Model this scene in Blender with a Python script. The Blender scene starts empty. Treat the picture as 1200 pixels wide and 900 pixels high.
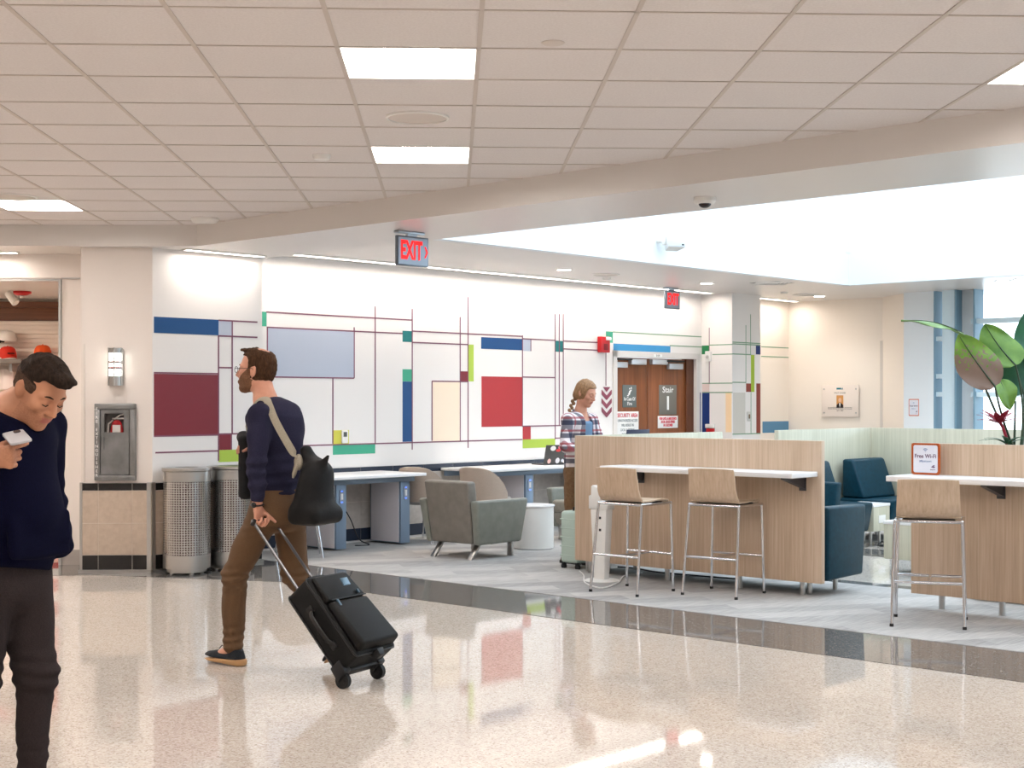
import bpy, bmesh, math, random
import numpy as np
from mathutils import Vector, Matrix, Quaternion
random.seed(7)
SC = bpy.context.scene
COL = SC.collection
PI = math.pi
F = 1700.0                      # focal length in pixels of the 1200 px wide frame
CAMZ, HOR = 1.5, 470.0
# ---------------------------------------------------------------- plan axes
# diagonal frame (u, w): u runs away along the mural wall, w runs from the hall towards the mural wall
UX, UY = 0.683, 0.7304
TH = math.atan2(UY, UX)
GA = math.radians(2.39)         # the ceiling grid is turned a little against the view
def D2(u, w, z=0.0): return Vector((UX*u - UY*w, UY*u + UX*w, z))
def toD(x, y): return (UX*x + UY*y, -UY*x + UX*y)
def G2(gx, gy, z=0.0): return Vector((math.cos(GA)*gx - math.sin(GA)*gy, math.sin(GA)*gx + math.cos(GA)*gy, z))
def toG(x, y): return (math.cos(GA)*x + math.sin(GA)*y, -math.sin(GA)*x + math.cos(GA)*y)
def at(px, d, z=0.0): return Vector(((px-600)/F*d, d, z))
def on_floor(px, py): return at(px, F*CAMZ/(py-HOR))
def on_soffit(px, py, z): return at(px, (z-CAMZ)*F/(HOR-py), z)
def wall_w(px, py, w):          # point of the wall plane w = const seen at a pixel -> (u, z)
    r = (px-600)/F
    u = w*(UY+UX*r)/(UX-UY*r)
    return u, CAMZ + (HOR-py)*(UY*u+UX*w)/F
def wall_u(px, py, u):          # point of the plane u = const -> (w, z)
    r = (px-600)/F
    w = u*(UX-r*UY)/(UY+UX*r)
    return w, CAMZ + (HOR-py)*(UY*u+UX*w)/F
def wall_g(px, py, gy):         # point of the plane gy = const -> (gx, z)
    r = (px-600)/F; c, s = math.cos(GA), math.sin(GA)
    gx = gy*(s + c*r)/(c - s*r)
    return gx, CAMZ + (HOR-py)*(s*gx+c*gy)/F
# ---------------------------------------------------------------- materials
def lin(c):
    o = []
    for v in c[:3]:
        v = v/255.0
        o.append(v/12.92 if v <= .04045 else ((v+.055)/1.055)**2.4)
    return (o[0], o[1], o[2], 1.0)
MATS = {}
def mat(name, col, rough=.6, metal=0, spec=.5, emit=0, emit_col=None, trans=0, ior=1.45, alpha=1, coat=0):
    if name in MATS: return MATS[name]
    m = bpy.data.materials.new(name); m.use_nodes = True
    b = m.node_tree.nodes['Principled BSDF']
    b.inputs['Base Color'].default_value = lin(col)
    b.inputs['Roughness'].default_value = rough
    b.inputs['Metallic'].default_value = metal
    b.inputs['Specular IOR Level'].default_value = spec
    b.inputs['IOR'].default_value = ior
    b.inputs['Transmission Weight'].default_value = trans
    b.inputs['Alpha'].default_value = alpha
    b.inputs['Coat Weight'].default_value = coat
    if emit:
        b.inputs['Emission Color'].default_value = lin(emit_col or col)
        b.inputs['Emission Strength'].default_value = emit
    MATS[name] = m
    return m
def nodes(m):
    nt = m.node_tree
    return nt, nt.nodes['Principled BSDF'], lambda t: nt.nodes.new(t), lambda a, b: nt.links.new(a, b)
def ramp(nt, stops, interp='LINEAR'):
    r = nt.nodes.new('ShaderNodeValToRGB'); e = r.color_ramp.elements
    r.color_ramp.interpolation = interp
    while len(e) < len(stops): e.new(.5)
    for i, (p, c) in enumerate(stops):
        e[i].position = p; e[i].color = lin(c)
    return r
def coord(nt, scale=(1, 1, 1), rot=(0, 0, 0), kind='Object'):
    t = nt.nodes.new('ShaderNodeTexCoord'); mp = nt.nodes.new('ShaderNodeMapping')
    mp.inputs['Scale'].default_value = scale; mp.inputs['Rotation'].default_value = rot
    nt.links.new(t.outputs[kind], mp.inputs['Vector'])
    return mp
def mat_noise(name, stops, scale=(1, 1, 1), nscale=5, detail=4, rough=.6, bump=0, bscale=None, **k):
    m = mat(name, stops[0][1], rough, **k); nt, b, N, L = nodes(m)
    mp = coord(nt, scale); n = N('ShaderNodeTexNoise')
    n.inputs['Scale'].default_value = nscale; n.inputs['Detail'].default_value = detail
    L(mp.outputs[0], n.inputs['Vector']); r = ramp(nt, stops)
    L(n.outputs['Fac'], r.inputs[0]); L(r.outputs[0], b.inputs['Base Color'])
    if bump:
        bp = N('ShaderNodeBump'); bp.inputs['Strength'].default_value = bump; bp.inputs['Distance'].default_value = .01
        src = n
        if bscale:
            src = N('ShaderNodeTexNoise'); src.inputs['Scale'].default_value = bscale
            L(mp.outputs[0], src.inputs['Vector'])
        L(src.outputs['Fac'], bp.inputs['Height']); L(bp.outputs[0], b.inputs['Normal'])
    return m
# ---------------------------------------------------------------- mesh building
def R(deg): return math.radians(deg)
def put(bm, verts, faces, mi=0, M=None):
    vs = [bm.verts.new((M @ Vector(v)) if M else v) for v in verts]
    fs = []
    for f in faces:
        try:
            fc = bm.faces.new([vs[i] for i in f]); fc.material_index = mi; fs.append(fc)
        except ValueError: pass
    return vs, fs
def bev(bm, vs, fs, r, seg=2):
    if r <= 0: return
    es = list({e for f in fs for e in f.edges})
    mi = fs[0].material_index
    out = bmesh.ops.bevel(bm, geom=vs+es, offset=r, segments=seg, affect='EDGES', profile=.5, clamp_overlap=True)
    for f in out['faces']: f.material_index = mi
BOXF = [(0, 3, 2, 1), (4, 5, 6, 7), (0, 1, 5, 4), (1, 2, 6, 5), (2, 3, 7, 6), (3, 0, 4, 7)]
def box(bm, x0, x1, y0, y1, z0, z1, r=0, mi=0, M=None, seg=2):
    v = [(x0, y0, z0), (x1, y0, z0), (x1, y1, z0), (x0, y1, z0), (x0, y0, z1), (x1, y0, z1), (x1, y1, z1), (x0, y1, z1)]
    vs, fs = put(bm, v, BOXF, mi, M); bev(bm, vs, fs, r, seg)
def hexa(bm, bot, top, r=0, mi=0, M=None, seg=2):
    vs, fs = put(bm, list(bot)+list(top), BOXF, mi, M); bev(bm, vs, fs, r, seg)
def prism(bm, poly, z0, z1, r=0, mi=0, M=None, axis='z', seg=2):
    n = len(poly)
    def P(p, h):
        return (p[0], p[1], h) if axis == 'z' else ((p[0], h, p[1]) if axis == 'y' else (h, p[0], p[1]))
    v = [P(p, z0) for p in poly] + [P(p, z1) for p in poly]
    f = [tuple(range(n-1, -1, -1)), tuple(range(n, 2*n))] + [(i, (i+1) % n, n+(i+1) % n, n+i) for i in range(n)]
    vs, fs = put(bm, v, f, mi, M)
    bmesh.ops.recalc_face_normals(bm, faces=fs)
    bev(bm, vs, fs, r, seg)
def frame_of(d):
    d = Vector(d).normalized(); a = Vector((0, 0, 1)) if abs(d.z) < .9 else Vector((1, 0, 0))
    x = d.cross(a).normalized(); return x, d.cross(x).normalized()
def cyl(bm, p0, p1, r0, r1=None, seg=16, mi=0, M=None, cap=True):
    r1 = r0 if r1 is None else r1
    p0, p1 = Vector(p0), Vector(p1); x, y = frame_of(p1-p0)
    v = [p0 + (x*math.cos(2*PI*i/seg) + y*math.sin(2*PI*i/seg))*r0 for i in range(seg)]
    v += [p1 + (x*math.cos(2*PI*i/seg) + y*math.sin(2*PI*i/seg))*r1 for i in range(seg)]
    f = [(i, (i+1) % seg, seg+(i+1) % seg, seg+i) for i in range(seg)]
    if cap: f += [tuple(range(seg-1, -1, -1)), tuple(range(seg, 2*seg))]
    vs, fs = put(bm, v, f, mi, M); bmesh.ops.recalc_face_normals(bm, faces=fs)
def tube(bm, pts, r, seg=8, mi=0, M=None, closed=False, flat=None):
    pts = [Vector(p) for p in pts]; n = len(pts)
    rr = r if isinstance(r, (list, tuple)) else [r]*n
    rings = []; x = None
    for i, p in enumerate(pts):
        a = pts[(i-1) % n] if (closed or i) else p
        b = pts[(i+1) % n] if (closed or i < n-1) else p
        t = (b-a).normalized()
        if flat is not None:
            y = Vector(flat); x = t.cross(y).normalized(); y = x.cross(t).normalized()
        elif x is None: x, y = frame_of(t)
        else:
            x = (x - t*x.dot(t)).normalized(); y = t.cross(x)
        rx, ry = rr[i] if isinstance(rr[i], (list, tuple)) else (rr[i], rr[i])
        rings.append([p + x*math.cos(2*PI*k/seg)*rx + y*math.sin(2*PI*k/seg)*ry for k in range(seg)])
    loft(bm, rings, mi, M, closed_path=closed)
def loft(bm, rings, mi=0, M=None, closed_path=False, cap=True):
    n = len(rings); s = len(rings[0]); v = [p for rg in rings for p in rg]; f = []
    for i in range(n if closed_path else n-1):
        for k in range(s):
            j = (i+1) % n
            f.append((i*s+k, i*s+(k+1) % s, j*s+(k+1) % s, j*s+k))
    if cap and not closed_path: f += [tuple(range(s-1, -1, -1)), tuple((n-1)*s+k for k in range(s))]
    vs, fs = put(bm, v, f, mi, M); bmesh.ops.recalc_face_normals(bm, faces=fs)
def lathe(bm, prof, c=(0, 0, 0), seg=32, mi=0, M=None, closed=False):
    c = Vector(c); v = []; f = []; n = len(prof)
    for r, z in prof: v += [c + Vector((r*math.cos(2*PI*k/seg), r*math.sin(2*PI*k/seg), z)) for k in range(seg)]
    for i in range(n if closed else n-1):
        j = (i+1) % n
        for k in range(seg): f.append((i*seg+k, i*seg+(k+1) % seg, j*seg+(k+1) % seg, j*seg+k))
    if not closed: f += [tuple(range(seg-1, -1, -1)), tuple((n-1)*seg+k for k in range(seg))]
    vs, fs = put(bm, v, f, mi, M); bmesh.ops.recalc_face_normals(bm, faces=fs)
def ball(bm, c, rx, ry=None, rz=None, mi=0, M=None, seg=20, rings=12):
    ry = ry or rx; rz = rz or rx
    prof = [(max(1e-4, math.sin(PI*i/rings)), -math.cos(PI*i/rings)) for i in range(rings+1)]
    T = Matrix.Translation(c) @ Matrix.Diagonal((rx, ry, rz, 1))
    lathe(bm, prof, seg=seg, mi=mi, M=(M @ T) if M else T)
def sheet(bm, grid, thick, mi=0, M=None, nrm=None):
    """thick sheet through a grid of points (rows of equal length)"""
    g = [[Vector(p) for p in row] for row in grid]; a, b = len(g), len(g[0]); v = []; f = []
    def nn(i, j):
        du = g[min(i+1, a-1)][j]-g[max(i-1, 0)][j]; dv = g[i][min(j+1, b-1)]-g[i][max(j-1, 0)]
        c = du.cross(dv); return c.normalized() if c.length > 1e-9 else Vector((0, 0, 1))
    for sgn in (.5, -.5):
        for i in range(a):
            for j in range(b): v.append(g[i][j] + nn(i, j)*thick*sgn)
    o = a*b
    for i in range(a-1):
        for j in range(b-1):
            f.append((i*b+j, i*b+j+1, (i+1)*b+j+1, (i+1)*b+j)); f.append((o+i*b+j, o+(i+1)*b+j, o+(i+1)*b+j+1, o+i*b+j+1))
    for i in range(a-1):
        f.append((i*b, (i+1)*b, o+(i+1)*b, o+i*b)); f.append((i*b+b-1, o+i*b+b-1, o+(i+1)*b+b-1, (i+1)*b+b-1))
    for j in range(b-1):
        f.append((j, o+j, o+j+1, j+1)); f.append(((a-1)*b+j, (a-1)*b+j+1, o+(a-1)*b+j+1, o+(a-1)*b+j))
    vs, fs = put(bm, v, f, mi, M); bmesh.ops.recalc_face_normals(bm, faces=fs)
def bez(p0, p1, p2, p3, n=12):
    p0, p1, p2, p3 = map(Vector, (p0, p1, p2, p3)); out = []
    for i in range(n+1):
        t = i/n; s = 1-t
        out.append(p0*s**3 + p1*3*s*s*t + p2*3*s*t*t + p3*t**3)
    return out
def spline(P, n=8):
    P = [Vector(p) for p in P]; out = []
    for i in range(len(P)-1):
        a, b, c, d = P[max(i-1, 0)], P[i], P[i+1], P[min(i+2, len(P)-1)]
        for k in range(n):
            t = k/n
            out.append(.5*((2*b)+(c-a)*t+(2*a-5*b+4*c-d)*t*t+(3*b-a-3*c+d)*t**3))
    out.append(P[-1]); return out
def obj(name, bm, mats, parent=None, loc=None, rz=None, sharp=35, kind=None, label=None):
    me = bpy.data.meshes.new(name); bm.normal_update(); bm.to_mesh(me); bm.free()
    for m in (mats if isinstance(mats, (list, tuple)) else [mats]): me.materials.append(m)
    if len(me.polygons): me.polygons.foreach_set('use_smooth', [True]*len(me.polygons))
    try: me.set_sharp_from_angle(angle=R(sharp))
    except Exception: pass
    o = bpy.data.objects.new(name, me); COL.objects.link(o)
    if parent: o.parent = parent
    if loc is not None: o.location = loc
    if rz is not None: o.rotation_euler = (0, 0, rz)
    if kind: o['kind'] = kind
    if label: o['label'] = label
    return o
def B(): return bmesh.new()
def thing(name, label, cat, loc=(0, 0, 0), rz=0, group=None):
    o = bpy.data.objects.new(name, None); COL.objects.link(o); o.empty_display_size = .1
    o.location = loc; o.rotation_euler = (0, 0, rz); o['label'] = label; o['category'] = cat
    if group: o['group'] = group
    return o
def tag(o, label, cat, group=None):
    o['label'] = label; o['category'] = cat
    if group: o['group'] = group
    return o
def kids(o): return [c for c in bpy.data.objects if c.parent == o]
def dup(o, loc, rz, label, group=None, parent=None):
    c = o.copy(); COL.objects.link(c)
    if parent: c.parent = parent
    else:
        c.location = loc
        if rz is not None: c.rotation_euler = (0, 0, rz)
        c['label'] = label
        if group: c['group'] = group
    for k in kids(o):
        dup(k, None, None, None, None, c)
    return c
def text(body, size, m, parent, M, name='lettering', align='CENTER', extrude=.0008, xs=1.0, bold=0):
    """flat raised lettering; text runs along local +x, up is +y of M, faces +z of M"""
    cu = bpy.data.curves.new(name, 'FONT'); cu.body = body; cu.size = size
    cu.align_x = align; cu.align_y = 'CENTER'; cu.extrude = extrude; cu.resolution_u = 3; cu.offset = bold
    t = bpy.data.objects.new(name, cu); COL.objects.link(t)
    dg = bpy.context.evaluated_depsgraph_get()
    me = bpy.data.meshes.new_from_object(t.evaluated_get(dg))
    bpy.data.objects.remove(t); bpy.data.curves.remove(cu)
    me.transform(M @ Matrix.Diagonal((xs, 1, 1, 1)))
    me.materials.clear(); me.materials.append(m)
    o = bpy.data.objects.new(name, me); COL.objects.link(o); o.parent = parent
    return o
def facing(origin, right, up):
    r, u = Vector(right).normalized(), Vector(up).normalized(); n = r.cross(u)
    return Matrix(((r.x, u.x, n.x, origin[0]), (r.y, u.y, n.y, origin[1]), (r.z, u.z, n.z, origin[2]), (0, 0, 0, 1)))
# ---------------------------------------------------------------- shared materials
WHITE = mat('wall_paint_white', (232, 228, 225), .55)
WARMW = mat('wall_paint_cream', (238, 229, 218), .55)
COLW = mat('column_paint', (222, 213, 206), .55)
BEAMW = mat('soffit_paint', (216, 211, 207), .3)
FASC = mat('fascia_paint', (230, 236, 240), .5)
STEEL = mat('brushed_steel', (190, 188, 185), .28, 1)
CHROME = mat('chrome', (225, 225, 228), .08, 1)
ALU = mat('anodised_aluminium', (168, 178, 186), .35, .8)
BLACK = mat('black_plastic', (22, 22, 24), .45)
DARK = mat('dark_rubber', (14, 14, 15), .6)
GLASS = mat('clear_glass', (255, 255, 255), .0, trans=1, ior=1.05)
WLAM = mat('white_laminate', (238, 236, 236), .25)
WPLA = mat('white_plastic', (232, 230, 226), .4)
RED = mat('red_enamel', (186, 22, 30), .35)
GREYP = mat('pearl_grey_panel', (226, 221, 225), .45)
BLUEG = mat('blue_grey_metal', (128, 146, 166), .35, .35)
LIT = lambda n, s, c=(255, 246, 236): mat(n, c, .5, emit=s, emit_col=c)
def wood(name, c0, c1, c2, rough=.42, scale=1.0, vertical=True):
    m = mat(name, c1, rough); nt, b, N, L = nodes(m)
    sc = (55*scale, 55*scale, 1.6*scale) if vertical else (1.6*scale, 55*scale, 55*scale)
    mp = coord(nt, sc); n = N('ShaderNodeTexNoise'); n.inputs['Scale'].default_value = 1.0
    n.inputs['Detail'].default_value = 5; n.inputs['Roughness'].default_value = .65
    L(mp.outputs[0], n.inputs['Vector'])
    mp2 = coord(nt, (6*scale, 6*scale, .5*scale) if vertical else (.5*scale, 6*scale, 6*scale)); n2 = N('ShaderNodeTexNoise')
    n2.inputs['Scale'].default_value = 1.2; L(mp2.outputs[0], n2.inputs['Vector'])
    mx = N('ShaderNodeMath'); mx.operation = 'MULTIPLY_ADD'; mx.inputs[1].default_value = .65
    sc2 = N('ShaderNodeMath'); sc2.operation = 'MULTIPLY'; sc2.inputs[1].default_value = .35
    L(n2.outputs['Fac'], sc2.inputs[0]); L(n.outputs['Fac'], mx.inputs[0]); L(sc2.outputs[0], mx.inputs[2])
    r = ramp(nt, [(.33, c0), (.5, c1), (.67, c2)]); L(mx.outputs[0], r.inputs[0]); L(r.outputs[0], b.inputs['Base Color'])
    return m
OAK = wood('pale_oak_laminate', (180, 154, 128), (198, 172, 147), (213, 191, 168))
OAKH = wood('pale_oak_ply', (184, 157, 130), (200, 175, 149), (212, 189, 165))
PALE = wood('ash_laminate', (180, 176, 156), (194, 190, 170), (207, 203, 184), scale=.8)
DOORW = wood('brown_oak_veneer', (104, 58, 28), (132, 76, 40), (152, 92, 52), scale=.6)
TEAL = mat_noise('teal_leather', [(.3, (2, 42, 56)), (.7, (4, 53, 69))], nscale=30, rough=.42, spec=.25, bump=.08, bscale=300)
GVIN = mat_noise('taupe_grey_vinyl', [(.3, (118, 112, 104)), (.7, (130, 124, 116))], nscale=12, rough=.45, bump=.06, bscale=400)
GVIN2 = mat_noise('sage_grey_vinyl', [(.3, (122, 124, 116)), (.7, (134, 136, 128))], nscale=12, rough=.45, bump=.06, bscale=400)
FELT = mat_noise('beige_fabric', [(.3, (168, 152, 138)), (.7, (188, 172, 158))], nscale=220, rough=.95, bump=.25, bscale=500)
# ================================================================= SETTING
ZC, ZB, ZS = 3.024, 2.84, 2.96           # tile ceiling, beam and bulkhead underside, lounge soffit
UF, UB = 7.30, 8.36                       # beam front and back
WW = 11.678                               # mural wall
WSK = 9.38                                # skylight edge beside the mural wall
USK = 16.23                               # skylight far edge
GB = 12.70                                # bulkhead over the shop front
GCOL = 12.80                              # column face
GSH = 13.42                               # shop front wall
UWIN = 17.9
def S(name, bm, m, th=TH, **k): return obj(name, bm, m, rz=th, kind='structure', **k)
def Gd(gx, gy): p = G2(gx, gy); return toD(p.x, p.y)
# ---- floors
m = mat('terrazzo', (206, 197, 188), .045); nt, b, N, L = nodes(m)
mp = coord(nt); v = N('ShaderNodeTexVoronoi'); v.inputs['Scale'].default_value = 125; L(mp.outputs[0], v.inputs['Vector'])
sep = N('ShaderNodeSeparateColor'); L(v.outputs['Color'], sep.inputs[0])
r = ramp(nt, [(0, (164, 152, 140)), (.14, (184, 173, 162)), (.3, (198, 188, 178)), (.75, (203, 194, 184)), (1, (216, 209, 202))])
L(sep.outputs[0], r.inputs[0]); L(r.outputs[0], b.inputs['Base Color']); TERR = m
m = mat('grey_granite', (92, 88, 84), .05); nt, b, N, L = nodes(m)
mp = coord(nt); v = N('ShaderNodeTexVoronoi'); v.inputs['Scale'].default_value = 110; L(mp.outputs[0], v.inputs['Vector'])
sep = N('ShaderNodeSeparateColor'); L(v.outputs['Color'], sep.inputs[0])
r = ramp(nt, [(0, (88, 85, 82)), (.5, (110, 106, 102)), (.9, (124, 120, 116)), (1, (150, 146, 142))])
L(sep.outputs[0], r.inputs[0]); L(r.outputs[0], b.inputs['Base Color']); GRAN = m
m = mat('grey_carpet_planks', (165, 162, 160), .95, spec=.15); nt, b, N, L = nodes(m)
mp = coord(nt, rot=(0, 0, R(32)))
br = N('ShaderNodeTexBrick'); br.inputs['Scale'].default_value = 1.0; br.inputs['Brick Width'].default_value = .92
br.inputs['Row Height'].default_value = .23; br.inputs['Mortar Size'].default_value = .0; br.offset = .37
br.inputs['Color1'].default_value = lin((140, 138, 137)); br.inputs['Color2'].default_value = lin((200, 196, 192))
L(mp.outputs[0], br.inputs['Vector'])
mp2 = coord(nt, (3, 60, 1), (0, 0, R(32))); n = N('ShaderNodeTexNoise'); n.inputs['Scale'].default_value = 1.5; n.inputs['Detail'].default_value = 6
L(mp2.outputs[0], n.inputs['Vector']); r = ramp(nt, [(.3, (136, 134, 133)), (.7, (202, 198, 194))]); L(n.outputs['Fac'], r.inputs[0])
mx = N('ShaderNodeMix'); mx.data_type = 'RGBA'; mx.inputs[0].default_value = .5
L(br.outputs['Color'], mx.inputs[6]); L(r.outputs[0], mx.inputs[7]); L(mx.outputs[2], b.inputs['Base Color'])
n2 = N('ShaderNodeTexNoise'); n2.inputs['Scale'].default_value = 350; bp = N('ShaderNodeBump'); bp.inputs['Strength'].default_value = .35; bp.inputs['Distance'].default_value = .004
L(n2.outputs['Fac'], bp.inputs['Height']); L(bp.outputs[0], b.inputs['Normal']); CARP = m
bm = B(); box(bm, -12, 16, -7, 30, -.2, 0); S('floor', bm, TERR, 0)
bm = B(); prism(bm, [Gd(-9.4, 12.62), Gd(-3.57+.55, 12.62), (7.51, 9.55), (7.51, -6), (8.39, -6), (8.39, 11.0), Gd(-2.6, 13.6), Gd(-9.4, 13.6)], 0, .003)
S('floor_stripe', bm, GRAN)
bm = B(); prism(bm, [(8.39, -6), (10.57, -6), (10.57, 7.7), (18.45, 7.7), (18.45, WW), (8.39, WW)], 0, .006); S('floor_carpet', bm, CARP)
bm = B(); box(bm, 10.57, 10.74, -6, 7.7, 0, .005); box(bm, 12.62, 13.2, -6, 7.5, 0, .004); box(bm, 10.57, 18.4, 7.5, 7.7, 0, .0045); S('trim_1', bm, GRAN)
# ---- hall tile ceiling: panels with a grid of flat tees
m = mat('ceiling_tile', (214, 206, 200), .8, spec=.2); nt, b, N, L = nodes(m)
n = N('ShaderNodeTexNoise'); n.inputs['Scale'].default_value = 90; L(coord(nt).outputs[0], n.inputs['Vector'])
r = ramp(nt, [(.3, (214, 208, 206)), (.7, (222, 217, 215))]); L(n.outputs['Fac'], r.inputs[0]); L(r.outputs[0], b.inputs['Base Color']); TILE = m
TEE = mat('ceiling_tee', (196, 186, 178), .5)
T = .6096; GX0, GY0 = .118, 6.87
def beam_gy(gx):                            # gy where the beam front meets a column of tiles
    lo, hi = -30.0, 40.0
    for _ in range(50):
        mid = (lo+hi)/2
        if Gd(gx, mid)[0] < UF+.02: lo = mid
        else: hi = mid
    return lo
def in_hall(gx0, gx1, gy0, gy1): return gy1 < GB+.3 and min(Gd(gx0, gy0)[0], Gd(gx1, gy0)[0]) < UF
LIGHTS = []                                  # (i, j) tile cells that hold a light fitting
for i, j0 in ((-1, -1), (4, -1), (-6, -1), (9, -1), (-11, -1)):
    for j in range(j0-16, 12, 4):
        c = (GX0+i*T, GY0+j*T)
        if abs(c[0]+T/2) < 8.6 and c[1] > -5 and Gd(c[0]+T, c[1]+T)[0] < UF-.05 and c[1]+T < GB-.1: LIGHTS.append((i, j))
LSET = set(LIGHTS)
bm = B(); tb = B()
i0, i1 = -16, 15; j0, j1 = -20, 9
def clipG(poly, fn):
    out = []
    for k in range(len(poly)):
        p, q = poly[k], poly[(k+1) % len(poly)]; a, c = fn(p), fn(q)
        if a <= 0: out.append(p)
        if a*c < 0: t = a/(a-c); out.append((p[0]+(q[0]-p[0])*t, p[1]+(q[1]-p[1])*t))
    return out
def beamfn(p): return Gd(*p)[0]-(UF+.02)
def blkfn(p): return p[1]-(GB+.02)
for i in range(i0, i1):
    for j in range(j0, j1+2):
        if (i, j) in LSET: continue
        x, y = GX0+i*T, GY0+j*T
        q = clipG(clipG([(x, y), (x+T, y), (x+T, y+T), (x, y+T)], beamfn), blkfn)
        if len(q) > 2: prism(bm, q, ZC, ZC+.02)
def teeline(p, q):
    for fn in (beamfn, blkfn):
        a, c = fn(p), fn(q)
        if a > 0 and c > 0: return
        if a > 0: t = a/(a-c); p = (p[0]+(q[0]-p[0])*t, p[1]+(q[1]-p[1])*t)
        elif c > 0: t = a/(a-c); q = (p[0]+(q[0]-p[0])*t, p[1]+(q[1]-p[1])*t)
    dx, dy = q[0]-p[0], q[1]-p[1]; l = math.hypot(dx, dy)
    if l < .05: return
    hw = .010 if abs(dx) < abs(dy) else .006
    nx, ny = -dy/l*hw, dx/l*hw
    prism(tb, [(p[0]+nx, p[1]+ny), (p[0]-nx, p[1]-ny), (q[0]-nx, q[1]-ny), (q[0]+nx, q[1]+ny)], ZC-.004, ZC)
for i in range(i0, i1+1): teeline((GX0+i*T, GY0+j0*T), (GX0+i*T, GY0+(j1+2)*T))
for j in range(j0, j1+2): teeline((GX0+i0*T, GY0+j*T), (GX0+i1*T, GY0+j*T))
ce = S('ceiling', bm, TILE, GA); te = obj('ceiling_tees', tb, TEE, rz=GA, kind='structure')
bm = B(); prism(bm, [Gd(-10.2, -6), Gd(9.6, -6), (UF+.2, -4.5), (UF+.2, 9.6), Gd(-2.6, 12.9), Gd(-10.2, 12.9)], ZC+.12, ZC+.2); S('ceiling_deck', bm, BEAMW)
# ---- bulkhead over the shop and the diagonal beam (one soffit at ZB)
bm = B()
prism(bm, [Gd(-10.2, GB), Gd(-3.0, GB), Gd(-3.0, GSH+.1), Gd(-10.2, GSH+.1)], ZB, ZC+.35)
kx = (UF, wall_g(240, 265, GB)[0]); p = G2(kx[1], GB); kD = toD(p.x, p.y)
prism(bm, [(UF, -6), (UB, -6), (UB, 11.3), Gd(-2.4, GSH+.1), Gd(-3.02, GSH+.1), Gd(-3.02, GB), (UF, kD[1])], ZB, ZC+.35)
S('beam', bm, BEAMW)
# ---- lounge soffit around the skylight
bm = B()
box(bm, UB-.02, 19, WSK, WW+.3, ZS, ZS+.3)
box(bm, USK, 19, -6.2, WSK, ZS, ZS+.3)
box(bm, UB-.02, USK, -6.2, -2.9, ZS, ZS+.3)
S('ceiling_soffit', bm, BEAMW)
# ---- skylight well: lower fascia, shadow gap, upper well
bm = B()
box(bm, UB+.002, USK+.1, WSK-.012, WSK+.1, ZS-.004, 3.35); box(bm, USK-.012, USK+.1, -2.9, WSK+.1, ZS-.004, 3.35)
box(bm, UB+.002, USK+.1, -3.0, -2.888, ZS-.004, 3.35); box(bm, UB-.1, UB+.012, -2.9, WSK+.1, ZB+.004, 3.35)
S('trim_2', bm, FASC)
bm = B()
e = .07
box(bm, UB-.2, USK+.3, WSK+e, WSK+.25, 3.39, 4.7); box(bm, USK+e, USK+.25, -3.2, WSK+.2, 3.39, 4.7)
box(bm, UB-.2, USK+.3, -3.25, -2.9-e, 3.39, 4.7); box(bm, UB-.25, UB-e, -3.2, WSK+.2, 3.39, 4.7)
box(bm, UB-.3, USK+.4, WSK+.06, WSK+.3, 3.25, 3.4); box(bm, USK+.06, USK+.3, -3.2, WSK+.3, 3.25, 3.4)
S('wall_skylight', bm, FASC)
bm = B()
for k in range(1, 5): box(bm, UB+k*1.57-.03, UB+k*1.57+.03, -3, WSK, 4.62, 4.7)
for k in range(1, 6): box(bm, UB, USK, -3+k*2.06-.03, -3+k*2.06+.03, 4.62, 4.7)
S('window_skylight', bm, ALU)
# ---- mural paints
RUL = mat('mural_plum_line', (122, 72, 92), .5); GLN = mat('mural_green_line', (120, 158, 128), .5)
MB_ = {'blue': (0, 68, 124), 'light': (178, 186, 202), 'burg': (120, 28, 40), 'red': (172, 44, 48), 'mint': (62, 164, 132), 'teal': (10, 112, 112),
       'lime': (170, 196, 72), 'yell': (206, 202, 78), 'cream': (240, 222, 200), 'sky': (58, 146, 200), 'navy': (18, 48, 112), 'green': (18, 116, 66),
       'pink': (222, 200, 194), 'peach': (244, 214, 172), 'brick': (138, 58, 48), 'stone': (206, 202, 194), 'olive': (158, 184, 48), 'slate': (84, 136, 172)}
MM = {k: mat('mural_'+k, c, .5) for k, c in MB_.items()}
class Mural:
    def __init__(s, bm, plane, fix, side, mats):   # plane: function px,py->(t,z); fix: plane position; side: -1 towards the viewer
        s.bm, s.pl, s.fx, s.mats, s.sd = bm, plane, fix, mats, side
    def idx(s, m):
        if m not in s.mats: s.mats.append(m)
        return s.mats.index(m)
    def slab(s, t0, t1, z0, z1, m, th): pass
class MuralW(Mural):
    def slab(s, t0, t1, z0, z1, m, th): box(s.bm, min(t0, t1), max(t0, t1), s.fx-th, s.fx+.01, min(z0, z1), max(z0, z1), mi=s.idx(m))
class MuralU(Mural):
    def slab(s, t0, t1, z0, z1, m, th): box(s.bm, s.fx-th, s.fx+.01, min(t0, t1), max(t0, t1), min(z0, z1), max(z0, z1), mi=s.idx(m))
def rect(M, k, x0, y0, x1, y1):
    t0, z0 = M.pl(x0, y0, M.fx); t1, z1 = M.pl(x1, y1, M.fx); M.slab(t0, t1, z0, z1, MM[k], .002)
def hl(M, x0, x1, px, py, m=None, hw=.007):
    z = M.pl(px, py, M.fx)[1]; M.slab(M.pl(x0, py, M.fx)[0], M.pl(x1, py, M.fx)[0], z-hw, z+hw, m or RUL, .003)
def vl(M, x, y0, y1, m=None, hw=.007):
    t, z0 = M.pl(x, y0, M.fx); z1 = M.pl(x, y1, M.fx)[1]; M.slab(t-hw, t+hw, z0, z1, m or RUL, .003)
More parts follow.
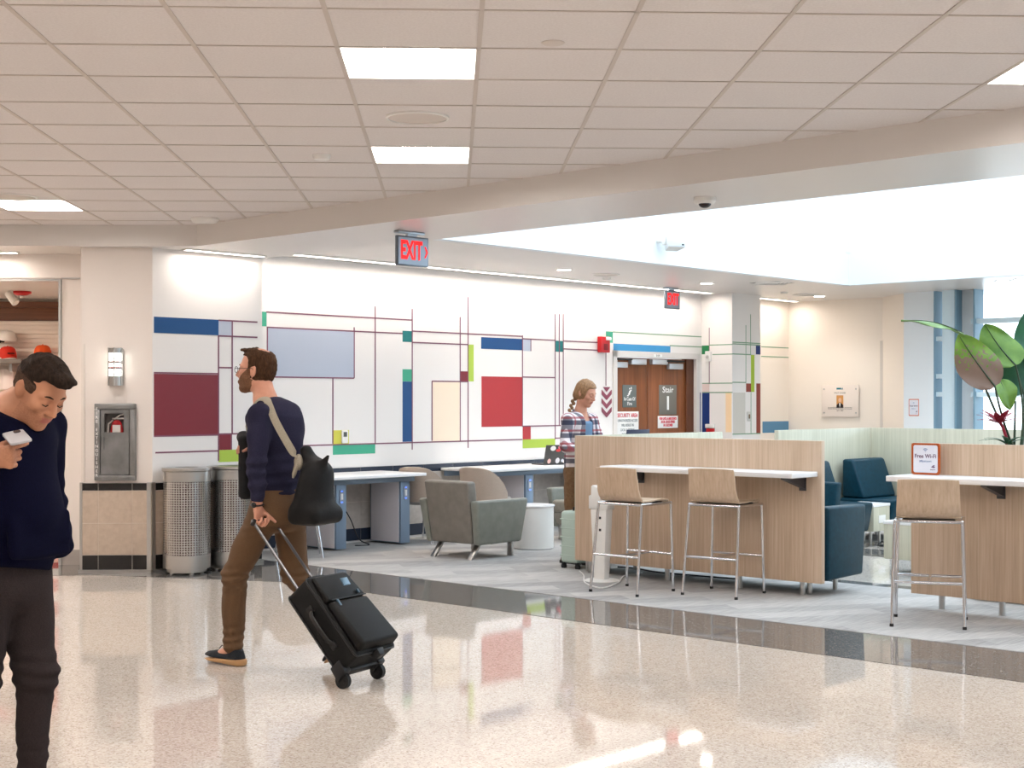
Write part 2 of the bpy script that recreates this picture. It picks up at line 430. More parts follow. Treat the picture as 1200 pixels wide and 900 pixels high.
# ---- mural wall with the stair doorway
DU0, DU1 = wall_w(721, 420, WW)[0], wall_w(816, 420, WW)[0]
DZ = 2.09
bm = B(); ms = [WHITE]
box(bm, 8.28, DU0, WW, WW+.35, 0, ZS+.1); box(bm, DU0, DU1, WW, WW+.35, DZ, ZS+.1); box(bm, DU1, 18.7, WW, WW+.35, 0, ZS+.1)
M = MuralW(bm, wall_w, WW, -1, ms)
for a in [('mint', 303, 365, 312.3, 382.5), ('light', 313.2, 383.8, 415, 443), ('teal', 471.7, 387.5, 483, 401), ('mint', 471.7, 432.6, 483, 447),
          ('blue', 471.7, 447, 483, 517.5), ('yell', 390, 504.3, 408.8, 520.5), ('mint', 390, 520.5, 439.6, 531.3), ('lime', 548.6, 403.7, 555, 447),
          ('burg', 539.5, 435, 548.3, 447), ('cream', 506.2, 447, 539, 516.5), ('blue', 563.8, 395, 612, 410.5), ('light', 612, 397.5, 622, 411.5),
          ('red', 564.2, 441, 612, 499.5), ('red', 612.5, 499.5, 621.8, 515), ('lime', 612.5, 515, 650.5, 524), ('teal', 651, 399.2, 660, 412.5),
          ('mint', 710, 388.2, 718, 401.8), ('sky', 718.8, 402.5, 785.5, 415), ('navy', 818.3, 460, 821, 506)]: rect(M, *a)
for a in [(312, 483, 313, 365.7), (312.5, 471.7, 313, 383.5), (483, 612, 483, 388), (612, 651, 612, 397), (483, 548.6, 483, 401.2), (660, 700, 660, 399.5),
          (660, 700, 660, 408.8), (506, 548.6, 540, 447.2), (312, 415, 415, 443.2), (300, 612, 400, 521), (612, 651, 612, 441.8), (612, 660, 612, 499.5), (650, 667, 650, 513.5)]: hl(M, *a)
for a in [(439.6, 359, 520), (483, 362, 527), (390, 443, 520), (415, 383.5, 443), (539.2, 371.5, 516.5), (548.4, 348, 525), (612.2, 393, 500), (622, 397.5, 411.5),
          (650.5, 368, 515), (655.3, 368, 499), (660, 368, 499), (710, 402, 452), (506.2, 447, 516.5), (313.2, 383.8, 443)]: vl(M, *a)
for a in [(718, 822, 718, 389), (785, 822, 786, 405)]: hl(M, *a, m=GLN)
S('wall_mural', bm, ms)
# ---- column piece beside it, with its own mural
W1 = 10.957
bm = B(); ms = [WHITE]
c0 = Gd(wall_g(95, 500, GCOL)[0], GCOL); c1u = [u_ for u_ in np.arange(6.5, 8, .001) if toG(D2(u_, W1).x, D2(u_, W1).y)[1] >= GCOL][0]
c1 = (c1u, W1); c2 = (8.30, W1)
prism(bm, [c1, c2, (8.30, WW+.2), (7.6, WW+.2)], 0, ZB+.05)
M = MuralW(bm, wall_w, W1, -1, ms)
for a in [('blue', 180.3, 371, 256, 393), ('light', 256, 375.5, 272, 394), ('burg', 180.3, 438, 256, 509.5), ('burg', 257, 509, 271, 527), ('lime', 256, 527.5, 291, 540.3)]: rect(M, *a)
for a in [(256, 301.5, 256, 375.3), (256, 301.5, 272, 394.2), (256, 272, 256, 430.7), (256, 290, 257, 508.7), (182, 256, 256, 528.3), (180.3, 256, 256, 438), (180.3, 256, 256, 509.6)]: hl(M, *a)
for a in [(256, 393, 540), (272, 375.5, 509), (271, 509, 527)]: vl(M, *a)
S('wall_column_side', bm, ms)
bm = B()
prism(bm, [c0, c1, (c1[0]+.1, WW+.2), Gd(wall_g(95, 500, GCOL)[0], GSH+.25)], 0, ZB+.05)
S('column_left', bm, COLW)
# ---- wainscot tiles
m = mat('beige_wall_tile', (186, 168, 150), .3); nt, b, N, L = nodes(m)
n = N('ShaderNodeTexNoise'); n.inputs['Scale'].default_value = 25; n.inputs['Detail'].default_value = 6; L(coord(nt).outputs[0], n.inputs['Vector'])
r = ramp(nt, [(.3, (178, 160, 142)), (.7, (192, 175, 158))]); L(n.outputs['Fac'], r.inputs[0]); L(r.outputs[0], b.inputs['Base Color']); BT = m
KT = mat('black_wall_tile', (34, 31, 30), .2); GRT = mat('tile_grout', (214, 204, 194), .7)
NT = mat('navy_wall_tile', (42, 50, 66), .25); GT = mat_noise('grey_beige_tile', [(.3, (182, 174, 166)), (.7, (196, 188, 180))], nscale=20, rough=.35)
def wains(bm, along, fx, t0, t1, joints, mk, htop=.783):
    """tile courses on a wall: along='g' or 'w'; materials 0 beige 1 black 2 grout"""
    def bx(a, b_, z0, z1, th, mi):
        box(bm, a, b_, fx-th, fx+.002, z0, z1, mi=mi)
    bx(t0, t1, .03, htop, .012, 2)
    cuts = [t0]+[j for j in joints if t0 < j < t1]+[t1]
    zs = [(.03, .155, 1), (.16, .432, 0), (.437, .715, 0), (.72, htop, 1)]
    for a, c in zip(cuts[:-1], cuts[1:]):
        for z0, z1, mi in zs: bx(a+.002, c-.002, z0, z1, .015, mi)
g = lambda px: wall_g(px, 600, GCOL)[0]
bm = B(); wains(bm, 'g', GCOL, g(96.5), g(178), [g(115.5), g(155.3)], 0); box(bm, g(94), g(97), GCOL-.02, GCOL, .03, .79, mi=3); box(bm, g(172.5), g(177.5), GCOL-.022, GCOL, .03, .79, mi=3)
box(bm, g(93), g(178), GCOL-.04, GCOL, 0, .03, mi=3)
S('trim_3', bm, [BT, KT, GRT, STEEL], GA)
bm = B(); wains(bm, 'w', W1, c1u+.02, 8.29, [c1u+.45, c1u+.9], 0); box(bm, c1u-.01, c1u+.02, W1-.02, W1, .03, .79, mi=3); box(bm, c1u-.02, 8.29, W1-.04, W1, 0, .03, mi=3)
S('trim_4', bm, [BT, KT, GRT, STEEL])
bm = B(); wains(bm, 'w', WW, 8.3, DU0-.08, [8.3+.4572*k for k in range(1, 20)], 0, .80); S('trim_5', bm, [GT, NT, GRT])
# ---- far column, end wall, plaque wall, window pier
WC = 11.175; UC0 = 16.29; UC1 = wall_w(891, 450, WC)[0]
bm = B(); ms = [WHITE]
box(bm, UC0, UC1, WC, WW+.02, 0, ZS+.05)
M = MuralU(bm, wall_u, UC0, -1, ms)
for a in [('green', 822.5, 405, 831.3, 415), ('pink', 823, 449.2, 831.3, 460), ('navy', 823, 460, 831.5, 506.5), ('peach', 850.5, 460, 857.3, 506.5)]: rect(M, *a)
for a in [(831, 858, 831, 404.5), (835, 858, 835, 415.5), (823, 858, 823, 449.3), (823, 858, 823, 460)]: hl(M, *a, m=GLN)
vl(M, 831.2, 384, 450, hw=.005)
M = MuralW(bm, wall_w, WC, -1, ms)
for a in [('navy', 885.8, 405, 891, 415.5), ('olive', 880, 415.8, 884, 459.3), ('brick', 874.3, 449.3, 880, 459.3), ('brick', 886.3, 449.3, 891, 508), ('stone', 859, 460, 873.3, 508.8)]: rect(M, *a)
for a in [(858.3, 891, 860, 401), (858.3, 891, 860, 403), (858.3, 880, 860, 414.8), (858.3, 874, 860, 448), (858.3, 891, 860, 508.8)]: hl(M, *a, m=GLN)
for a in [(874, 381, 449), (879.5, 368.5, 416), (880, 459, 508)]: vl(M, *a, m=GLN, hw=.005)
S('column_right', bm, ms)
M_end = None
U2 = 18.48
wP = wall_u(1034, 450, U2)[0]
bm = B(); ms = [WARMW]
box(bm, U2, U2+.3, wP, WW+.3, 0, ZS+.1)
p1 = at(1064, 19.55); q1 = toD(p1.x, p1.y)
prism(bm, [(U2, wP), (U2+.3, wP), (U2+.3, q1[1]-.05), (q1[0]+.02, q1[1]-.05), (q1[0], q1[1])], 0, ZS+.1)
S('wall_plaque', bm, ms)
bm = B(); ms = [WARMW]
box(bm, UC1-.05, U2+.05, WW-.004, WW+.05, 0, ZS+.05)
M = MuralW(bm, wall_w, WW-.004, -1, ms)
rect(M, 'slate', 893.5, 494, 924, 506.5); hl(M, 892, 924, 892.5, 406.3, m=GLN); hl(M, 892, 924, 893, 417.6, m=GLN)
S('wall_end', bm, ms)
bm = B()
for px in (1033.6,):
    box(bm, U2-.012, U2+.02, wP-.01, wP+.03, .3, 2.35)
S('trim_6', bm, mat('corner_guard', (214, 206, 198), .4))
bm = B(); box(bm, g(97.3), g(99.5), GCOL-.012, GCOL, .79, 2.0); S('trim_7', bm, MATS['corner_guard'], GA)
# ---- window wall
BLUM = mat('blue_grey_mullion', (206, 226, 236), .4, .1)
wv = lambda px: wall_u(px, 450, UWIN)[0]
bm = B(); box(bm, UWIN, UWIN+.25, wv(1094), q1[1]+.05, 0, ZS+.1); S('wall_window_pier', bm, FASC)
bm = B()
def mull(px0, px1, d0, d1, mi=0): box(bm, UWIN+d0, UWIN+d1, wv(px1), wv(px0), 0, ZS+.05, mi=mi)
mull(1094, 1096, .0, .25, 1); mull(1105, 1120.5, -.02, .3); mull(1120.5, 1122.5, -.05, .3, 1); mull(1122.5, 1137, .12, .3, 2); mull(1140.5, 1142.5, .0, .25, 1)
def zz(py, px=1142): return wall_u(px, py, UWIN)[1]
for py in (376, 462):
    box(bm, UWIN+.04, UWIN+.16, -6, wv(1136), zz(py)-.035, zz(py)+.03)
for py in (397, 441, 462): box(bm, UWIN+.02, UWIN+.12, wv(1106), wv(1094), zz(py, 1100)-.03, zz(py, 1100)+.03)
box(bm, UWIN+.04, UWIN+.16, wv(1140), wv(1136), zz(441)-.03, zz(441)+.03)
for k in range(1, 6): box(bm, UWIN+.0, UWIN+.2, wv(1142)-k*1.6-.04, wv(1142)-k*1.6+.04, 0, ZS+.05, mi=1)
box(bm, UWIN, UWIN+.25, -6, wv(1094), 0, .12)
S('window_1', bm, [BLUM, mat('mullion_gasket', (116, 150, 170), .5), FASC])
bm = B(); box(bm, UWIN+.1, UWIN+.106, -6, wv(1094), .12, ZS); gl = S('window_glass', bm, GLASS)
bm = B(); box(bm, UB-2, 19, -6.4, -6.2, 0, ZS+.3); S('wall_lounge_right', bm, FASC)
# ---- hall walls out of view, so that the hall is closed
bm = B(); box(bm, -10.4, -10.2, -6.2, 17.5, 0, ZC+.4); S('wall_left', bm, WHITE, GA)
bm = B(); box(bm, -10.4, 12, -6.4, -6.2, 0, ZC+.6); S('wall_back', bm, WHITE, GA)
bm = B(); prism(bm, [(-1.2, -11.2), (9.0, -6.2), (9.0, -6.45), (-1.2, -11.45)], 0, ZC+.4); S('wall_right', bm, WHITE)
# ---- shop front
gs = lambda px, gy=GSH: wall_g(px, 500, gy)[0]
zs_ = lambda py, px=60: wall_g(px, py, GSH)[1]
bm = B(); xo = gs(68.5); xr = gs(97)
box(bm, -10.2, xr+.3, GSH, GSH+.3, zs_(328), ZB+.1); box(bm, xo+.03, xr+.3, GSH, GSH+.3, .115, zs_(328)+.01)
box(bm, -10.2, xr+.02, GSH-.012, GSH, zs_(326), ZB, mi=0)
box(bm, xo+.03, xr+.1, GSH-.006, GSH+.2, 0, .14, mi=1)
S('wall_shop_front', bm, [mat('shop_front_panel', (236, 228, 222), .4), mat('grey_base', (170, 162, 156), .5)], GA)
bm = B(); box(bm, xo+.005, xo+.026, GSH-.02, GSH+.12, 0, zs_(328)); box(bm, -10.2, xo+.026, GSH-.01, GSH+.12, zs_(328)-.012, zs_(328)+.006); box(bm, xo+.03, xr-.02, GSH-.016, GSH-.004, zs_(326.5), zs_(325.5)); S('trim_8', bm, mat('satin_aluminium', (200, 200, 200), .4, .6), GA)
GBK = 17.0
bm = B(); box(bm, -10.2, xr+.2, GBK, GBK+.2, 0, 2.75); S('wall_shop_back', bm, WARMW, GA)
bm = B(); box(bm, xo+.62, xo+.75, GSH+.3, GBK, 0, 2.75); S('wall_shop_side', bm, WARMW, GA)
bm = B(); box(bm, -10.2, xo+.8, GSH+.3, GBK+.2, 2.68, 2.8); S('ceiling_shop', bm, BEAMW, GA)
# ================================================================= CEILING AND WALL FITTINGS
LENS = LIT('light_lens', 28.0, (255, 249, 244)); WING = mat('light_reflector', (245, 243, 240), .5, emit=2.5, emit_col=(255, 249, 244))
def make_light(label):
    t = thing('ceiling_light', label, 'ceiling light', group='square recessed ceiling lights')
    h = T/2
    bm = B()
    for a, b_, c, d in ((-h, h, -h, -h+.012), (-h, h, h-.012, h), (-h, -h+.012, -h, h), (h-.012, h, -h, h)): box(bm, a, b_, c, d, -.003, .03)
    box(bm, -h, h, -h, h, .098, .1)
    for sx in (-1, 1):
        box(bm, sx*h-.003, sx*h+.003, -h, h, 0, .1); box(bm, -h, h, sx*h-.003, sx*h+.003, 0, .1)
    obj('frame', bm, WPLA, t)
    bm = B()
    for sx in (-1, 1):
        rows = [[(sx*(.12+.18*k/6), y, .01+.085*math.sin(PI*min(1, (6-k)/6+.0)*.5)) for y in (-h+.01, h-.01)] for k in range(7)]
        sheet(bm, rows, .003)
    obj('reflector', bm, WING, t)
    bm = B()
    rows = [[(-.13+.26*k/10, y, .09-.05*math.sin(PI*k/10)) for y in (-h+.012, h-.012)] for k in range(11)]
    sheet(bm, rows, .004); obj('diffuser', bm, LENS, t)
    return t
lab = {(-1, -1): 'square recessed ceiling light nearest the camera, larger in the picture', (-1, 3): 'square recessed ceiling light beyond the round flush speaker above the aisle',
       (4, -1): 'square recessed ceiling light cut by the picture edge above the diagonal beam', (-6, 7): 'square recessed ceiling light above the shop entrance side'}
LB = make_light('x'); first = True
for (i, j) in LIGHTS:
    p = G2(GX0+(i+.5)*T, GY0+(j+.5)*T, ZC)
    l = lab.get((i, j), 'square recessed ceiling light over the hall beyond the picture edge')
    if first: LB.location = p; LB.rotation_euler = (0, 0, GA); LB['label'] = l; first = False
    else: dup(LB, p, GA, l)
def gxy(px, py, z): 
    return on_soffit(px, py, z)
def disc(name, label, cat, p, r, h, m, group=None, ring=None):
    t = thing(name, label, cat, p, 0, group)
    bm = B(); lathe(bm, [(.001, -h), (r*.85, -h), (r, -h*.4), (r, .002), (.001, .002)], seg=36)
    obj('cover' , bm, m, t); return t
SPK = mat('speaker_grille', (206, 197, 190), .7); 
def speaker_disc(label, p, r=.17):
    t = thing('ceiling_speaker', label, 'speaker', p, 0, 'round flush ceiling speakers')
    bm = B(); lathe(bm, [(r*.93, -.012), (r, -.008), (r, .001), (r*.93, .001)], seg=40, closed=True); obj('rim', bm, WPLA, t)
    bm = B(); lathe(bm, [(.001, -.006), (r*.93, -.006), (r*.93, .001), (.001, .001)], seg=40); obj('grille', bm, SPK, t); return t
speaker_disc('round flush ceiling speaker between the two ceiling lights', gxy(489, 137, ZC))
speaker_disc('round flush ceiling speaker beside the ceiling light over the shop', gxy(16, 230, ZC))
disc('smoke_detector', 'small round white detector on a ceiling tile left of the speaker', 'detector', gxy(377, 181.5, ZC), .055, .03, WPLA)
disc('ceiling_sensor', 'round white sensor on the ceiling near the shop bulkhead', 'sensor', gxy(240, 256, ZC), .115, .035, WPLA)
disc('sprinkler_cover', 'small round sprinkler cover plate at the very top of the picture', 'sprinkler cover', gxy(648, 50, ZC), .05, .006, SPK)
# lounge soffit fittings
DLT = LIT('downlight_lens', 22, (255, 242, 226)); 
def downlight(label, px, py, s=1, pw=34):
    p = on_soffit(px, py, ZS)
    t = thing('downlight', label, 'downlight', p, 0, 'round downlights in the lounge soffit')
    bm = B(); lathe(bm, [(.075, -.006), (.1, -.004), (.1, .001), (.075, .001)], seg=28, closed=True); obj('trim_ring', bm, WPLA, t)
    bm = B(); lathe(bm, [(.001, -.003), (.075, -.003), (.075, .001), (.001, .001)], seg=28); obj('lens', bm, DLT, t)
    l = bpy.data.lights.new('downlight_lamp', 'SPOT'); l.energy = pw; l.color = (1, .94, .86); l.spot_size = R(125); l.spot_blend = .8; l.shadow_soft_size = .07
    lo = bpy.data.objects.new('downlight_lamp', l); COL.objects.link(lo); lo.location = p+Vector((0, 0, -.02))
downlight('round downlight in the soffit above the red wall square', 661, 316)
downlight('round downlight in the soffit beside the small exit sign', 828, 332)
downlight('round downlight in the soffit above the acrylic plaque wall', 960, 347, pw=26)
downlight('round downlight under the fascia in front of the window', 1175, 329)
downlight('round downlight under the fascia at the picture edge', 1197, 327)
speaker_disc('round flush speaker in the lounge soffit right of the first downlight', on_soffit(710, 321.5, ZS), .16)
speaker_disc('round flush speaker in the soffit beside the plaque wall downlight', on_soffit(943, 345, ZS), .16)
disc('soffit_sprinkler', 'small white sprinkler cover in the soffit near the far column', 'sprinkler cover', on_soffit(919, 342.5, ZS), .05, .02, WPLA)
disc('soffit_detector', 'small white sensor hanging just below the lounge soffit speaker', 'sensor', on_soffit(711, 325.5, ZS), .05, .03, WPLA)
p = on_soffit(905, 331.5, ZS); t = thing('air_diffuser', 'flat white air diffuser panel in the soffit near the far column', 'air vent', p, TH)
bm = B()
for k in range(4): h = .30-.06*k; lathe(bm, [(h-.03, -.012), (h, -.002), (h, -.0005), (h-.03, -.0005)], seg=4, closed=True)
obj('louvre', bm, WPLA, t); bm = B(); box(bm, -.2, .2, -.2, .2, -.002, -.0005); obj('face_plate', bm, mat('vent_dark', (150, 148, 146), .6), t)
# wall wash slots: lamps set in the soffit along the walls
SLOT = LIT('slot_lens', 27, (255, 243, 233))
def slot(label, u0, u1, w, z, p=None, rz=None):
    t = thing('wall_wash_light', label, 'slot light', p or D2((u0+u1)/2, w, z), TH if rz is None else rz)
    L_ = (u1-u0)/2
    bm = B(); box(bm, -L_, L_, -.045, -.03, -.012, .001); box(bm, -L_, L_, .03, .045, -.012, .001); box(bm, -L_-.015, -L_, -.045, .045, -.012, .001); box(bm, L_, L_+.015, -.045, .045, -.012, .001); obj('housing', bm, WPLA, t)
    bm = B(); box(bm, -L_, L_, -.03, .03, -.004, .001); obj('lens', bm, SLOT, t)
slot('linear wall wash light along the top of the mural wall', 8.5, 16.1, WW-.28, ZS)
slot('short linear wall wash light over the column mural', c1u+.25, 8.2, W1-.14, ZB)
slot('short linear wall wash light beyond the far column', 17.1, 18.3, WW-.25, ZS)
slot('linear wall wash light above the shop entrance header', -2.2, 2.2, 0, 0, G2(-6.1, GSH-.22, ZB), GA)
# exit signs
EXR = mat('exit_red', (210, 10, 8), .4, emit=.75, emit_col=(255, 16, 10)); EXF = mat('exit_face', (150, 160, 172), .3, .5)
def exit_sign(label, p, arrow, w=.33, h=.27):
    t = thing('exit_sign', label, 'exit sign', p, TH-R(0))
    bm = B(); box(bm, -.16*w/.33, .12*w/.33, -.03, .03, -.022, 0, .006); box(bm, -.05, .05, -.012, .012, -.04, -.02); obj('canopy', bm, ALU, t)
    z0 = -.04-h
    bm = B(); box(bm, -w/2, w/2, -.022, .008, z0, -.04, .005)
    obj('housing', bm, mat('exit_housing', (108, 116, 126), .3, .6), t)
    bm = B(); box(bm, -w/2+.012, w/2-.012, -.0235, -.021, z0+.012, -.052); obj('face_plate', bm, EXF, t)
    text('EXIT', h*.86, EXR, t, facing((-.02 if arrow else 0, -.0245, z0+h/2), (1, 0, 0), (0, 0, 1)), xs=.56 if arrow else .58, bold=.007)
    if arrow:
        bm = B(); x, z = w/2-.047, z0+h/2
        prism(bm, [(x, z+.045), (x+.012, z+.045), (x+.036, z), (x+.012, z-.045), (x, z-.045), (x+.02, z)], -.027, -.0235, axis='y'); obj('arrow', bm, EXR, t)
    return t
exit_sign('red EXIT sign with an arrow hanging under the diagonal beam', on_soffit(482, 271.5, ZB), True, .335, .235)
exit_sign('small red EXIT sign hanging near the stair doors', on_soffit(787, 337, ZS), False, .30, .235)
# security dome on the beam
p = on_soffit(826, 231.5, ZB); t = thing('dome_camera', 'white security dome with a dark lens under the beam', 'security camera', p)
bm = B(); lathe(bm, [(.001, 0.001), (.072, 0.001), (.074, -.025), (.062, -.042), (.001, -.042)], seg=32); obj('housing', bm, WPLA, t)
bm = B(); ball(bm, (0, 0, -.04), .042, .042, .03); obj('dome', bm, mat('dome_dark', (40, 20, 24), .08), t)
# wall speaker on the fascia
u, z = wall_w(773, 285, WSK); t = thing('wall_speaker', 'white box speaker angled out from the skylight fascia', 'speaker', D2(u, WSK, z), TH)
bm = B(); box(bm, -.07, .0, -.02, .0, -.0, .11, .004); cyl(bm, (-.06, -.02, .02), (-.04, -.11, -.0), .02); box(bm, -.1, -.03, -.14, -.1, -.035, .035, .008); obj('bracket', bm, WPLA, t)
Mx = Matrix.Translation((.02, -.17, -.01)) @ Matrix.Scale(.8, 4) @ Matrix.Rotation(R(-28), 4, 'Z') @ Matrix.Rotation(R(-12), 4, 'X')
bm = B(); hexa(bm, [(-.13, -.09, -.085), (.13, -.09, -.085), (.09, .1, -.085), (-.09, .1, -.085)], [(-.13, -.09, .085), (.13, -.09, .085), (.09, .1, .085), (-.09, .1, .085)], .012, M=Mx); obj('cabinet', bm, WPLA, t)
bm = B(); box(bm, -.12, .12, -.096, -.088, -.075, .075, .003, M=Mx); obj('grille', bm, mat('speaker_mesh', (206, 212, 218), .6), t)
bm = B(); box(bm, .07, .1, -.099, -.095, -.06, -.04, .001, M=Mx); obj('badge', bm, BLACK, t)
# ---- sconce
gx, z = wall_g(136.5, 430, GCOL); t = thing('wall_sconce', 'lit steel wall lamp with glass bars on the left column', 'wall lamp', G2(gx, GCOL, z), GA)
hw, hh, dp = .062, .155, .085
bm = B(); box(bm, -hw, hw, -.02, 0, -hh, hh, .004)
for zz_ in (-hh, hh): lathe(bm, [(.001, zz_-.008), (hw, zz_-.008), (hw, zz_+.008), (.001, zz_+.008)], c=(0, -.03, 0), seg=28)
obj('back_plate', bm, STEEL, t)
bm = B(); lathe(bm, [(.001, -hh+.075), (hw*.86, -hh+.075), (hw*.86, hh-.03), (.001, hh-.03)], c=(0, -.03, 0), seg=28); obj('glass_shade', bm, LIT('sconce_glow', 5.0, (250, 252, 244)), t)
bm = B(); lathe(bm, [(hw*.8, -hh+.002), (hw*.94, -hh+.002), (hw*.94, -hh+.075), (.01, -hh+.075)], c=(0, -.03, 0), seg=28)
lathe(bm, [(.01, hh-.035), (hw*.94, hh-.035), (hw*.94, hh), (.01, hh)], c=(0, -.03, 0), seg=28)
for z_ in (-.01, .04): lathe(bm, [(hw*.9, z_-.005), (hw*1.04, z_-.005), (hw*1.04, z_+.005), (hw*.9, z_+.005)], c=(0, -.03, 0), seg=28, closed=True)
for a in (-90, -150, -30): 
    x, y = math.cos(R(a))*hw*1.02, -.03+math.sin(R(a))*hw*1.02; cyl(bm, (x, y, -hh-.01), (x, y, hh+.012), .006)
obj('cage', bm, STEEL, t)
bm = B(); 
for z_ in (-.01, .04): lathe(bm, [(hw*.84, z_-.011), (hw*.885, z_-.011), (hw*.885, z_+.011), (hw*.84, z_+.011)], c=(0, -.03, 0), seg=28, closed=True)
obj('red_band', bm, mat('sconce_red', (214, 70, 90), .3), t)
# ---- extinguisher cabinet
x0, z1 = wall_g(112, 473, GCOL); x1, z0 = wall_g(160, 563, GCOL)
cx, cz, W_, H_ = (x0+x1)/2, (z0+z1)/2, (x1-x0)/2, (z1-z0)/2
t = thing('extinguisher_cabinet', 'grey steel fire extinguisher cabinet on the left column above the tiles', 'fire cabinet', G2(cx, GCOL, cz), GA)
CAB = mat_noise('cabinet_steel', [(.35, (112, 112, 112)), (.7, (142, 142, 142))], nscale=6, rough=.32, metal=.7)
bm = B(); 
for a, b_, c, d in ((-W_, W_, -H_, -H_+.05), (-W_, W_, H_-.05, H_), (-W_, -W_+.05, -H_+.05, H_-.05), (W_-.05, W_, -H_+.05, H_-.05)): box(bm, a, b_, -.05, 0, c, d, .006)
obj('frame', bm, CAB, t)
bm = B(); box(bm, -W_+.04, W_-.04, -.004, 0, -H_+.04, H_-.04); obj('liner', bm, mat('cabinet_liner', (84, 80, 78), .6), t)
wz0, wz1, wx0, wx1 = H_-.25, H_-.085, -W_+.085, W_-.1
bm = B(); dx0, dx1, dz0, dz1 = -W_+.055, W_-.055, -H_+.055, H_-.055
box(bm, dx0, wx0, -.042, -.03, dz0, dz1); box(bm, wx1, dx1, -.042, -.03, dz0, dz1); box(bm, wx0, wx1, -.042, -.03, dz0, wz0); box(bm, wx0, wx1, -.042, -.03, wz1, dz1)
d_ = obj('door', bm, CAB, t)
bm = B(); box(bm, wx0, wx1, -.036, -.034, wz0, wz1); obj('window', bm, GLASS, d_)
bm = B(); box(bm, dx0+.008, dx0+.03, -.055, -.042, -.06, .05, .004); obj('latch', bm, CAB, d_)
bm = B()
for k, ch in enumerate('FIRE EXTINGUISHER'):
    pass
bm.free()
bxs = 'FIRE EXTINGUISHER'
text('\n'.join(bxs), .036, mat('white_vinyl', (240, 240, 238), .5), t, facing((-W_+.022, -.051, 0), (1, 0, 0), (0, 0, 1)))
e_ = thing('fire_extinguisher', 'red fire extinguisher seen through the cabinet window', 'fire extinguisher', G2(cx+.01, GCOL-.016, cz), GA)
bm = B(); lathe(bm, [(.001, -H_+.06), (.055, -H_+.06), (.055, .11), (.04, .17), (.018, .19), (.001, .19)], seg=24); 
for v_ in bm.verts: v_.co.y *= .22
obj('cylinder', bm, RED, e_)
bm = B(); box(bm, -.04, .07, -.014, .006, .2, .212, .003); tube(bm, [(-.02, -.006, .2), (.03, -.008, .235), (.09, -.008, .25)], .007); tube(bm, [(-.03, -.008, .19), (-.07, -.01, .16), (-.075, -.01, .08)], .008); obj('valve', bm, STEEL, e_)
bm = B(); box(bm, -.035, .035, -.0135, -.012, .06, .15, .002); obj('tag_plate', bm, WPLA, e_)
# ---- small items on the mural wall
def on_w(name, label, cat, px, py, w, build, mats_, group=None):
    u, z = wall_w(px, py, w); t = thing(name, label, cat, D2(u, w, z), TH, group); build(t); return t
def b_(t):
    bm = B(); box(bm, -.042, .042, -.02, 0, -.068, .068, .008); obj('case', bm, WPLA, t)
    bm = B(); box(bm, -.024, .024, -.0215, -.019, .0, .05); obj('display', bm, mat('lcd', (70, 74, 70), .3), t)
on_w('thermostat', 'white thermostat on the yellow mural square above the desk', 'thermostat', 403.2, 511.8, WW-.002, b_, None)
def b_(t):
    bm = B(); box(bm, -.085, .085, -.07, 0, -.11, .09, .008); obj('case', bm, RED, t)
    bm = B(); box(bm, -.0, .1, -.085, -.05, .045, .085, .01); obj('strobe', bm, mat('strobe_white', (245, 245, 245), .2), t)
    bm = B(); box(bm, -.04, .04, -.0745, -.069, -.08, .0, .004); obj('horn_grille', bm, mat('dark_red', (120, 12, 20), .5), t)
on_w('fire_alarm', 'red fire alarm with a white strobe left of the stair doors', 'fire alarm', 705, 403, WW-.003, b_, None)
u, z = wall_w(710.5, 474, WW); hc = abs(wall_w(710, 454, WW)[1]-wall_w(710, 495, WW)[1])/2
t = thing('chevron_sign', 'plum chevron arrow sign pointing down beside the stair doors', 'sign', D2(u, WW-.003, z), TH)
bm = B(); cw = .098
for k in range(3):
    zt = hc-.035-k*.110
    prism(bm, [(-cw, zt), (0, zt-.075), (cw, zt), (cw, zt-.056), (0, zt-.131), (-cw, zt-.056)], -.006, 0, axis='y')
prism(bm, [(-cw*.72, hc), (cw*.72, hc), (0, hc-.062)], -.006, 0, axis='y')
obj('chevron', bm, mat('chevron_plum', (136, 66, 84), .5), t)
# ---- stair doors
DD = .05; YD = WW+DD
def dbx(bm, u0, u1, w0, w1, z0, z1, r=0, mi=0): box(bm, u0, u1, w0, w1, z0, z1, r, mi)
bm = B(); f_ = .055
box(bm, DU0-f_, DU0+.02, WW-.02, WW+.3, 0, DZ+f_); box(bm, DU1-.02, DU1+f_, WW-.02, WW+.3, 0, DZ+f_); box(bm, DU0-f_, DU1+f_, WW-.02, WW+.3, DZ-.02, DZ+f_)
S('trim_9', bm, mat('door_frame_paint', (216, 212, 208), .4))
# recess: right reveal in dark veneer, as the photo shows
umid = wall_w(758.5, 450, YD)[0]; uR = wall_w(803, 450, YD)[0]
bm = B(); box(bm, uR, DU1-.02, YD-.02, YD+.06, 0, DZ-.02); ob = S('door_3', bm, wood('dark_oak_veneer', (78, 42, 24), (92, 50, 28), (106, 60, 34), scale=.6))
bm = B(); box(bm, (uR+DU1)/2+.12, (uR+DU1)/2+.17, YD-.05, YD-.02, 0, DZ-.03); obj('edge_rail', bm, STEEL, ob)
SIGNG = mat('sign_taupe', (118, 114, 106), .5); WV = mat('white_vinyl', (240, 240, 238), .5); SR = mat('sign_red_ink', (206, 30, 60), .5); SG = mat('sign_grey_ink', (120, 128, 130), .5)
def leaf(name, u0, u1):
    bm = B(); box(bm, u0+.004, u1-.004, YD, YD+.045, .01, DZ-.03, .003); return S(name, bm, DOORW)
dl = leaf('door_1', DU0+.02, umid); dr = leaf('door_2', umid, uR)
